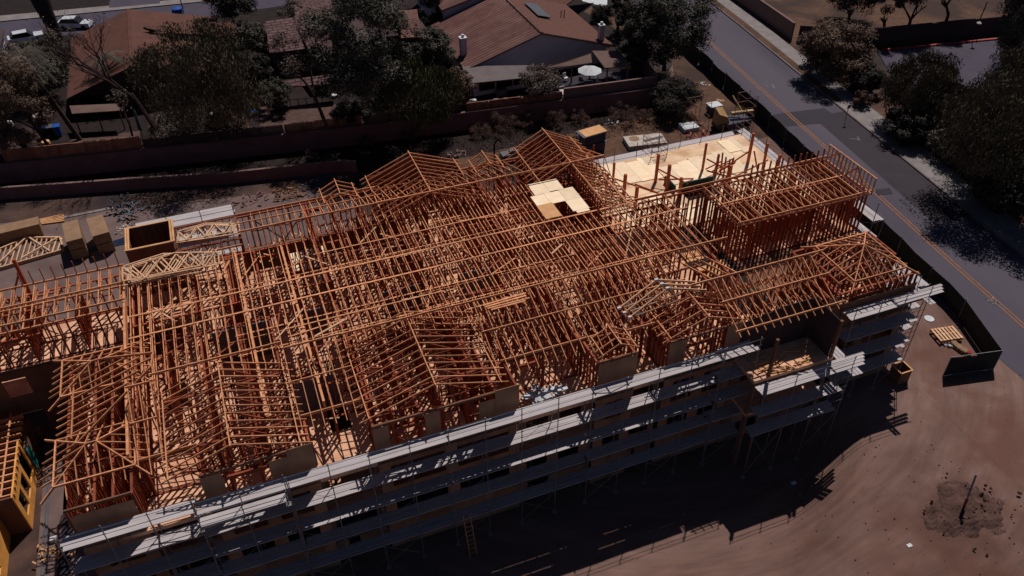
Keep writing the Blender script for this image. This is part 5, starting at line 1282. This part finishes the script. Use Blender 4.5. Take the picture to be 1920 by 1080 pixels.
for k, (px, py, m, s, lab) in enumerate(((885, 197, WHITE, .5, 'white topped cooler at the left end of the reddish fence'), (907, 196, GREYP, .3, 'dark round pot behind the reddish fence, near the cooler'), (918, 194, WHITE, .22, 'small white pot in the row behind the reddish fence'), (930, 191, GREYP, .35, 'grey bucket in the row behind the reddish fence'), (948, 190, SHEB, .35, 'brown pot in the row behind the reddish fence'), (975, 189, WHITE, .4, 'white trough at the right of the reddish fence'), (985, 186, RED, .18, 'tiny red pot beside the white trough'), (995, 176, PLYO, .45, 'orange planter by the olive tree'), (1010, 172, PLYW, .5, 'yellow box under the olive tree'), (940, 178, STEEL, .6, 'grey bench frame under the patio cover'), (862, 150, WHITE, .3, 'white bucket beside the sunroom corner'), (85, 12, GREYP, .2, 'small dark item by the far street'))):
    p = at(px, py, ZT_ if py > 20 else 0); b = MB()
    if m in (PLYW, STEEL) or k == 0: b.box(p.x-s, p.y-s*.5, p.z, p.x+s, p.y+s*.5, p.z+s*1.2)
    else: b.lathe((p.x, p.y, p.z), [(s*.6, 0), (s*.8, s*.9), (s*.85, s)], 10)
    if k != 11: solo('garden_pot' if m not in (PLYW, STEEL) and k else 'garden_box', b, m, lab, 'pot' if m not in (PLYW, STEEL) and k else 'box')
# wheelie bins at the left
for k, (px, m, lab) in enumerate(((86, BLACK, 'left black wheelie bin of the row with a blue grey lid'), (99, GREYP, 'middle grey wheelie bin of the row'), (112, BLUE, 'right wheelie bin of the row with bright blue lid'))):
    p = at(px, 257-k*1.5, ZT_); th = thing('wheelie_bin', lab, 'bin', p, 'wheelie bins behind the left fence'); b = MB(); b.pts8([(-.27, -.3, .1), (-.27, .3, .1), (.27, .3, .1), (.27, -.3, .1), (-.33, -.38, 1.1), (-.33, .38, 1.1), (.33, .38, 1.1), (.33, -.38, 1.1)]); b.build('bin_body', BLACK if k < 2 else BLUE, th)
    b = MB(); b.box(-.36, -.42, 1.1, .36, .42, 1.2); b.build('lid', (BLUE, GREYP, BLUE)[k], th); b = MB(); b.tube((-.3, .35, .12), (.3, .35, .12), .12, n=10); b.build('wheel', BLACK, th)
for (px, py, m, s, lab, cat) in ((88, 272, PLYO, .45, 'yellow orange sack near the left end of the board fence', 'sack'), (15, 240, WHITE, .7, 'pale sheet lying in the garden at the left edge', 'sheet'), (78, 228, TARP, .8, 'pale slab left of the wheelie bins', 'slab'), (299, 196, WHITE, .35, 'white basin beside the bare tree trunk', 'basin'), (397, 218, WHITE, .35, 'white bucket below the olive green tree', 'bucket'), (500, 137, CARD, .5, 'tan drum between the olive green tree and the shake house', 'drum'), (476, 215, BLUE, .45, 'tall blue barrel beside the brown garden', 'barrel'), (627, 183, WHITE, .35, 'white pot at the right of the shake house garden', 'pot'), (488, 175, WHITE, .3, 'small white post thing left of the shake house', 'post'), (334, 26, BLUE, .8, 'bright blue tarp on the far side of the terracotta roof', 'tarp')):
    p = at(px, py, ZT_); b = MB(); b.lathe((p.x, p.y, p.z), [(s*.7, 0), (s, s*.4), (s*.9, s), (s*.2, s*1.15)], 9); solo(cat if cat != 'post' else 'garden_post', b, m, lab, cat)
th = thing('closed_parasol', 'closed grey parasol standing in the left garden by the bare tree', 'parasol', at(268, 258, ZT_)); b = MB(); b.lathe((0, 0, .8), [(.08, 0), (.22, .2), (.12, 2.2), (.02, 2.5)], 8); b.build('canopy', GREYP, th); b = MB(); b.tube((0, 0, 0), (0, 0, .8), .04); b.build('pole', BARK, th)
# car on the far street
def car(px, py, ang, m, label):
    p = at(px, py, 0); th = thing('parked_car', label, 'car', (p.x, p.y, .02), 'cars by the far street'); th.rotation_euler.z = ang
    b = MB(); b.pts8([(-2.2, -.85, .3), (-2.2, .85, .3), (2.2, .85, .3), (2.2, -.85, .3), (-2.15, -.82, .95), (-2.15, .82, .95), (2.1, .8, .8), (2.1, -.8, .8)]); b.build('body', m, th)
    b = MB(); b.pts8([(-1.9, -.78, .92), (-1.9, .78, .92), (1.0, .78, .86), (1.0, -.78, .86), (-1.4, -.62, 1.42), (-1.4, .62, 1.42), (.3, .62, 1.42), (.3, -.62, 1.42)]); b.build('cabin_glass', GLASS, th)
    b = MB(); b.box(-1.4, -.62, 1.425, .3, .62, 1.46); b.build('roof_panel', m, th)
    for x in (-1.35, 1.35):
        for y in (-.88, .7): b = MB(); b.tube((x, y, .32), (x, y+.18, .32), .32, n=12); b.build('wheel', BLACK, th)
    return th
car(143, 52, R(-18), CARW, 'white parked car partly hidden by the terracotta roof on the far street'); car(52, 78, R(10), CARW, 'white parked car half hidden by the palms at the upper left')
b = MB(); b.tube(at(345, 25, 0), at(345, 25, 0)+Vector((0, 0, 4)), .08); b.tube(at(345, 25, 0)+Vector((0, 0, 4)), at(345, 25, 0)+Vector((1.2, 0, 4.2)), .05); solo('street_lamp', b, BARK, 'thin dark street lamp on the far street above the olive tree', 'street lamp')
th = thing('street_sign', 'small sign on a thin pole standing on the pavement across the road', 'sign', at(1584, 228, .13)); b = MB(); b.tube((0, 0, 0), (0, 0, 1.9), .03); b.build('pole', BARK, th); b = MB(); b.box(-.22, -.05, 1.6, .22, -.03, 2.05); b.build('sign_plate', STEEL, th)
th = thing('parking_lamp', 'white headed lamp post at the edge of the parking lot', 'street lamp', at(1822, 82, .1)); b = MB(); b.tube((0, 0, 0), (0, 0, 2.6), .05); b.build('pole', BARK, th); b = MB(); b.lathe((0, 0, 2.6), [(.25, 0), (.3, .15), (.05, .35)], 8); b.build('lamp_head', WHITE, th)
b = MB(); p = at(1824, 68, 0); b.tube((p.x, p.y, 0), (p.x+.4, p.y, 4.5), .07); solo('utility_post', b, BARK, 'thin leaning post behind the dark parking wall', 'post')
# ================================================================== TREES
def leaves(cl, n, size, flat=.6, rs=rng, droop=0.0):
    """cl: array of clump centres with radii; n leaf quads in all"""
    k = len(cl); idx = rs.integers(0, k, n); c = cl[idx, :3]; r_ = cl[idx, 3:4]
    d = rs.normal(size=(n, 3)); d /= np.linalg.norm(d, axis=1, keepdims=True)
    p = c+d*r_*(rs.random((n, 1))**.4)*np.array([1, 1, .75])
    if droop: p[:, 2] -= droop*rs.random(n)**2
    nrm = d*1.0+rs.normal(size=(n, 3))*.45; nrm[:, 2] += .35; nrm /= np.linalg.norm(nrm, axis=1, keepdims=True)
    a = rs.normal(size=(n, 3)); u = np.cross(nrm, a); u /= np.linalg.norm(u, axis=1, keepdims=True); v = np.cross(nrm, u)
    s = (size*(.6+.8*rs.random((n, 1)))); asp = flat
    if droop: v = v*.5+np.array([0, 0, -1.0]); v /= np.linalg.norm(v, axis=1, keepdims=True)
    return np.stack([p-u*s*asp-v*s, p+u*s*asp*.4-v*s*.3, p+u*s*asp+v*s, p-u*s*asp*.4+v*s*.3], axis=1)
def limbs(b, base, top, r, depth, spread, rs, out, l0=None, up_=.35):
    b.tube(base, top, r, r*.62, 6)
    if depth == 0: out.append(top); return
    L_ = (top-base).length
    for k in range(rs.choice((2, 3, 3))):
        d = (top-base).normalized()+Vector((rs.uniform(-1, 1), rs.uniform(-1, 1), rs.uniform(-.1, 1)*up_))*spread
        d.normalize(); st_ = base.lerp(top, rs.uniform(.72, 1.0))
        limbs(b, st_, st_+d*L_*rs.uniform(.55, .8), r*.55, depth-1, spread, rs, out, up_=up_)
LEAFK = 2.5
def tree(px, py, zb, h, rad, rz, n, size, leafmat, label, seed, dx=0, dy=0, trunk=.28, name='leafy_tree', cat='tree', nc=46, droop=0, group=None, flat=.6, core=True, depth=3):
    rs = random.Random(seed); r2 = np.random.default_rng(seed); p = at(px, py, zb); th = thing(name, label, cat, p, group)
    b = MB(); outs = []; t1 = Vector((dx*.3, dy*.3, max(.8, (h-rz)*.55)))
    limbs(b, Vector((0, 0, -.1)), t1, trunk, depth, .75, rs, outs); b.build('trunk', BARK, th)
    d = r2.normal(size=(nc, 3)); d /= np.linalg.norm(d, axis=1, keepdims=True); rr = r2.random((nc, 1))**.3
    c = d*rr*np.array([rad*.82, rad*.82, rz*.82]); c[:, 0] += dx; c[:, 1] += dy; c[:, 2] += h
    c[:, 2] = np.maximum(c[:, 2], .5)
    cr = (rad*.17+r2.random(nc)*rad*.18)
    cl = np.column_stack([c, cr]); q = leaves(cl, int(n*LEAFK), size*.62, flat, r2, droop)
    q[:, :, 2] = np.maximum(q[:, :, 2], .03)
    mb = MB(); mb.quads(q); mb.build('crown', leafmat, th); return th
def bare(px, py, zb, top, r, label, seed, leaf=None, depth=5, spread=.62, twig=0, grp=None):
    rs = random.Random(seed); p = at(px, py, zb); th = thing('bare_tree', label, 'tree', p, grp); b = MB(); outs = []
    top = Vector(top)*.5; limbs(b, Vector((0, 0, 0)), top, r, depth, spread, rs, outs, up_=.5); b.build('trunk', BARK, th)
    if leaf: 
        cl = np.array([[*o_, .55] for o_ in outs]); q = leaves(cl, leaf[0], leaf[1], .6, np.random.default_rng(seed)); mb = MB(); mb.quads(q); mb.build('crown', leaf[2], th)
    return th
G1 = 'trees in the back gardens'; G2 = 'trees across the road'
tree(405, 262, 1.5, 7.2, 6.9, 6.6, 11000, .26, LEAF_O, 'big feathery olive green tree over the board fence left of the shake house', 11, group=G1, droop=.5, nc=70)
tree(690, 240, 1.5, 9.5, 5.9, 8.2, 11000, .26, LEAF_D, 'tall very dark tree right of the shake house', 12, group=G1, nc=70)
tree(785, 236, 1.5, 3.7, 5.3, 3.8, 8000, .24, LEAF_G, 'bushy green tree overhanging the wall left of the big patio', 13, group=G1, droop=.4)
tree(858, 196, 1.5, 2.2, 2.5, 2.0, 3200, .22, LEAF_B, 'brown green shrub at the left corner of the sunroom', 14, group=G1, name='shrub', cat='shrub')
tree(812, 150, 1.5, 3.4, 3.0, 3.6, 3800, .24, LEAF_D, 'dark green tree between the tall dark tree and the big tiled roof', 15, group=G1)
tree(820, 60, 1.5, 3.2, 2.6, 3.6, 3000, .24, LEAF_K, 'dark tree behind the left corner of the big tiled roof', 16, group=G1)
tree(560, 80, 1.5, 4.0, 2.2, 2.0, 800, .2, LEAF_GR, 'thin grey shrub on the left side of the shake roof', 17, group=G1, name='shrub', cat='shrub')
tree(455, 70, 1.5, 6.0, 4.2, 4.0, 5000, .26, LEAF_K, 'near black tree behind the olive green tree at the top edge', 18, group=G1)
tree(700, 40, 1.5, 6.5, 5.0, 4.0, 4500, .28, LEAF_K, 'near black tree at the top edge behind the tall dark tree', 19, group=G1)
tree(1012, 190, 1.5, 2.6, 2.7, 1.6, 3600, .17, LEAF_GR, 'small grey leaved olive tree on the patio before the sunroom', 20, group=G1, trunk=.16)
tree(1245, 130, 1.0, 6.2, 5.4, 6.2, 9500, .26, LEAF_D, 'large dark tree with glossy foliage beside the top of the road', 21, group=G1, nc=70)
tree(1190, 135, 1.5, 4.6, 3.2, 4.6, 5500, .26, LEAF_K, 'near black tree at the right corner of the patio', 22, group=G1)
tree(1128, 38, 1.5, 1.2, 1.8, 1.3, 2200, .16, LEAF_K, 'round dark clipped bush beside the front lawn', 23, name='shrub', cat='shrub')
tree(1158, 60, 1.5, 5.0, 1.4, 4.0, 1600, .2, LEAF_K, 'slim dark tree between lawn and road', 24, group=G1)
tree(1262, 215, 0, 2.0, 3.4, 2.0, 3800, .2, LEAF_K, 'dark spreading shrub behind the end of the tan patio wall', 25, name='shrub', cat='shrub')
tree(520, 205, 1.5, 1.8, 2.4, 1.7, 2200, .2, LEAF_D, 'dark shrub before the porch of the shake house', 26, name='shrub', cat='shrub')
tree(655, 235, 1.5, 1.5, 1.8, 1.4, 1800, .2, LEAF_K, 'low dark shrub at the foot of the tall dark tree', 27, name='shrub', cat='shrub')
tree(330, 255, 1.5, 1.0, 3.2, 1.2, 2200, .18, LEAF_GR, 'low grey shrubs right of the closed parasol', 28, name='shrub', cat='shrub')
tree(430, 252, 1.5, 1.0, 3.0, 1.2, 2200, .18, LEAF_B, 'low brown shrubs under the olive green tree', 29, name='shrub', cat='shrub')
tree(52, 290, 1.5, 5.6, 4.4, 5.6, 6500, .2, LEAF_B, 'sparse brown leaved tree at the left edge above the board fence', 30, group=G1, trunk=.35, depth=4)
tree(20, 250, 1.5, 7, 4.2, 5.5, 5500, .2, LEAF_GR, 'thin grey tree cut by the left edge', 31, group=G1, trunk=.3, depth=4)
tree(100, 145, 1.5, 2.8, 3.6, 3.4, 4500, .22, LEAF_D, 'dark bush beside the left side of the terracotta roof', 32, name='shrub', cat='shrub')
bare(306, 262, 1.5, (-3.4, 2.5, 10), .3, 'leafless tree with a long leaning trunk before the terracotta roof', 33, leaf=(260, .12, LEAF_B), depth=6)
bare(612, 236, 1.5, (-1.6, 1.0, 8.5), .24, 'thin nearly bare tree in front of the shake roof', 34, leaf=(2300, .12, LEAF_GR), depth=6, grp=G1)
bare(250, 262, 1.5, (.3, .5, 4.5), .14, 'small bare tree behind the left board fence', 35, leaf=(500, .12, LEAF_GR), depth=4, grp=G1)
bare(100, 285, 1.5, (-1.5, .8, 5), .2, 'slim leaning bare tree at the left end of the board fence', 36, leaf=(400, .14, LEAF_B), depth=5, grp=G1)
def palm(px, py, zb, top, r, frond, nf, label, seed, skirt=None):
    rs = random.Random(seed); p = at(px, py, zb); th = thing('palm_tree', label, 'palm tree', p, 'palms at the upper left'); top = Vector(top)
    b = MB(); b.tube((0, 0, 0), top*.5, r, r*.85, 8); b.tube(top*.5, top, r*.85, r*.75, 8); b.build('trunk', BARK, th)
    b = MB()
    for k in range(nf):
        a = 2*math.pi*k/nf+rs.uniform(-.2, .2); L_ = frond*rs.uniform(.8, 1.1); el = rs.uniform(-.1, .9); pts = []
        for i in range(8):
            s = i/7; rr = L_*s*math.cos(el*(1-s)); z = L_*(math.sin(el)*s-.75*s*s*rs.uniform(.9, 1.1)); pts.append(top+Vector((rr*math.cos(a), rr*math.sin(a), z)))
        sd_ = Vector((-math.sin(a), math.cos(a), 0))
        for i in range(7):
            p0, p1 = pts[i], pts[i+1]; b.beam(p0, p1, .05, .03)
            for q in range(3):
                c = p0.lerp(p1, q/3); w = L_*.20*(1-abs(i/7-.4)*.9)
                for sg in (-1, 1):
                    e = c+sd_*sg*w+(p1-p0)*.7+Vector((0, 0, -w*.55)); k0 = len(b.v); t_ = (p1-p0).normalized()*.05; b.v += [tuple(c-t_), tuple(c+t_), tuple(e)]; b.f.append((k0, k0+1, k0+2))
    b.build('frond_crown', PALM, th)
    if skirt:
        r2 = np.random.default_rng(seed); n = skirt[2]; z = skirt[0]+(skirt[1]-skirt[0])*r2.random(n); f = (z-skirt[0])/(skirt[1]-skirt[0]); rad = (.45+1.15*f)*(.55+.5*r2.random(n)); a = r2.random(n)*6.283
        tp = np.array(top); q0 = np.column_stack([tp[0]*z/top.z+rad*np.cos(a), tp[1]*z/top.z+rad*np.sin(a), z]); dn = np.column_stack([.15*np.cos(a), .15*np.sin(a), -.9-.5*r2.random(n)]); sdv = np.column_stack([-np.sin(a), np.cos(a), np.zeros(n)])*.11
        mb = MB(); mb.quads(np.stack([q0-sdv, q0+sdv, q0+dn+sdv*.5, q0+dn-sdv*.5], axis=1)); mb.build('dead_frond_skirt', SKIRT, th)
    return th
palm(150, 262, 1.5, (-2.6, 1.6, 9.0), .26, 3.4, 26, 'feather palm with leaning trunk right of the wheelie bins', 41)
palm(232, 190, 1.5, (-.6, .2, 5.2), .22, 3.0, 22, 'shorter feather palm over the lower corner of the terracotta roof', 42)
palm(128, 110, 1.5, (-1.4, .6, 16), .35, 2.6, 22, 'tall palm with a thick dark skirt of dead fronds leaving the top edge', 43, skirt=(3.5, 15.5, 4200))
# across the road
tree(1842, 368, .1, 6.9, 6.9, 6.0, 17000, .26, LEAF_O, 'big rounded olive green pepper tree right of the pavement', 51, group=G2, nc=90, droop=.5)
tree(1935, 300, .1, 6.5, 4.5, 5.2, 6000, .28, LEAF_O, 'green tree cut by the right edge beside the big pepper tree', 52, group=G2, droop=.5)
tree(1708, 232, .1, 4.6, 4.3, 3.9, 8000, .25, LEAF_O, 'mid sized olive tree between pavement and parking lot', 53, group=G2, nc=60, droop=.3)
tree(1560, 150, .1, 3.9, 4.7, 3.4, 9000, .22, LEAF_B, 'brownish spreading tree at the corner of the dry field', 54, group=G2, nc=60)
tree(1545, 122, .1, 2.2, 3.0, 2.0, 3500, .24, LEAF_K, 'dark undergrowth shrub below the brownish tree', 55, name='shrub', cat='shrub')
tree(1615, 175, .1, 2.0, 2.4, 1.8, 3500, .24, LEAF_K, 'dark shrub between the brownish tree and the pavement', 56, name='shrub', cat='shrub')
tree(1612, 198, .1, .9, 1.4, .9, 1500, .14, SCRUB, 'small brown dry bush on the pavement edge', 57, name='shrub', cat='shrub')
tree(1695, 262, .1, 1.8, 3.0, 2.0, 4500, .24, LEAF_K, 'dark shrub mass below the mid sized olive tree', 58, name='shrub', cat='shrub')
tree(1785, 300, .1, 2.2, 3.2, 2.4, 5000, .24, LEAF_D, 'dark shrub mass left of the big pepper tree', 59, name='shrub', cat='shrub')
tree(1905, 125, .1, 5.6, 5.0, 4.6, 7000, .26, LEAF_D, 'dark drooping tree at the right edge beyond the parking lot', 60, group=G2, droop=1.2)
tree(1655, 60, .1, 6.0, 3.8, 4.2, 5500, .24, LEAF_D, 'dark tree behind the wall at the top edge, left of three', 61, group=G2)
tree(1700, 62, .1, 7.0, 3.2, 3.2, 3500, .24, LEAF_D, 'dark tree with slim trunk behind the wall at the top edge', 62, group=G2)
tree(1770, 52, .1, 6.2, 3.2, 2.6, 3500, .24, LEAF_D, 'open crowned tree at the top edge above the parking lot', 63, group=G2)
tree(1590, 40, .1, 4.5, 4.6, 3.4, 5000, .24, LEAF_K, 'near black tree at the top edge between field and dark wall', 64, group=G2)
tree(1892, 44, .1, 9, 2.2, 2.4, 1200, .24, LEAF_D, 'tall thin trunked tree leaving the picture at the top right', 65, group=G2)
tree(1935, 440, .1, 4.6, 5.0, 4.0, 5500, .26, LEAF_K, 'dark tree at the right edge below the pepper tree', 66, group=G2)
tree(1850, 385, .1, 2.2, 3.0, 2.4, 4500, .26, LEAF_K, 'dark low tree between the pepper tree and the pavement', 67, group=G2)
tree(478, 165, 1.5, 2.2, 2.6, 2.2, 3000, .22, LEAF_K, 'dark shrub in the side yard left of the shake house', 91, name='shrub', cat='shrub')
tree(485, 110, 1.5, 2.6, 2.6, 2.4, 3000, .22, LEAF_D, 'dark shrub behind the drum in the side yard of the shake house', 92, name='shrub', cat='shrub')
tree(80, 190, 1.5, 3.0, 4.0, 3.0, 4500, .22, LEAF_D, 'dark leafy bush left of the leaning palm trunk', 93, name='shrub', cat='shrub')
tree(640, 120, 1.5, 4.0, 2.4, 4.0, 3000, .22, LEAF_GR, 'grey leaved tree touching the right side of the shake roof', 94, group=G1)
tree(1770, 260, .1, 3.6, 3.6, 3.2, 6000, .25, LEAF_D, 'dark green tree filling the gap left of the big pepper tree', 68, group=G2, droop=.3)
tree(1900, 215, .1, 4.6, 4.6, 3.6, 6000, .26, LEAF_O, 'olive tree crown behind the big pepper tree at the right edge', 69, group=G2, droop=.4)
for k, (px, py, s, lab) in enumerate(((945, 245, 2.1, 'big dry scrub bush behind the rear gables'), (985, 238, 1.7, 'dry scrub bush right of the biggest scrub bush'), (1040, 235, 1.6, 'dry scrub bush left of the stacked bins'), (1165, 228, 2.0, 'round dry scrub bush above the concrete slab'), (1085, 228, 1.4, 'small dry scrub bush behind the stacked bins'), (900, 255, 1.4, 'small dry scrub bush in the dark strip above the narrow rear gable'), (690, 275, 1.2, 'faint dry bush in the dark strip left of the wide rear gable'), (770, 262, 1.3, 'faint dry bush in the dark strip behind the wide rear gable'), (585, 300, 1.0, 'small dry bush on the low wall'), (1210, 225, 1.2, 'small dry bush beside the tank'))):
    tree(px, py, 0, s*.5, s, s*.62, int(1300*s), .10, SCRUB, lab, 80+k, name='scrub_bush', cat='bush', nc=26, trunk=.05, depth=2, group='dry scrub bushes behind the site', flat=.25)
# dry weeds in the rear strip
b = MB(); q = rng.random((2400, 3)); x = 22+q[:, 0]*24; y = np.array([70+1.0*(wall_y(v)-71.0)*w for v, w in zip(x, q[:, 1])]); 
base = np.column_stack([x, y, np.zeros(len(x))]); a = q[:, 2]*6.28; h = .06+.16*rng.random(len(x)); s = np.column_stack([np.cos(a), np.sin(a), np.zeros(len(x))])*.06; t = base+np.column_stack([rng.normal(size=len(x))*.12, rng.normal(size=len(x))*.12, h])
b.quads(np.stack([base-s, base+s, t+s*.3, t-s*.3], axis=1)); tag(b.build('dry_weeds', SCRUB), 'dry weeds covering the strip behind the building', 'weeds', kind='stuff')
S.render.resolution_x = 1024; S.render.resolution_y = 576
S.cycles.max_bounces = 6; S.cycles.diffuse_bounces = 2
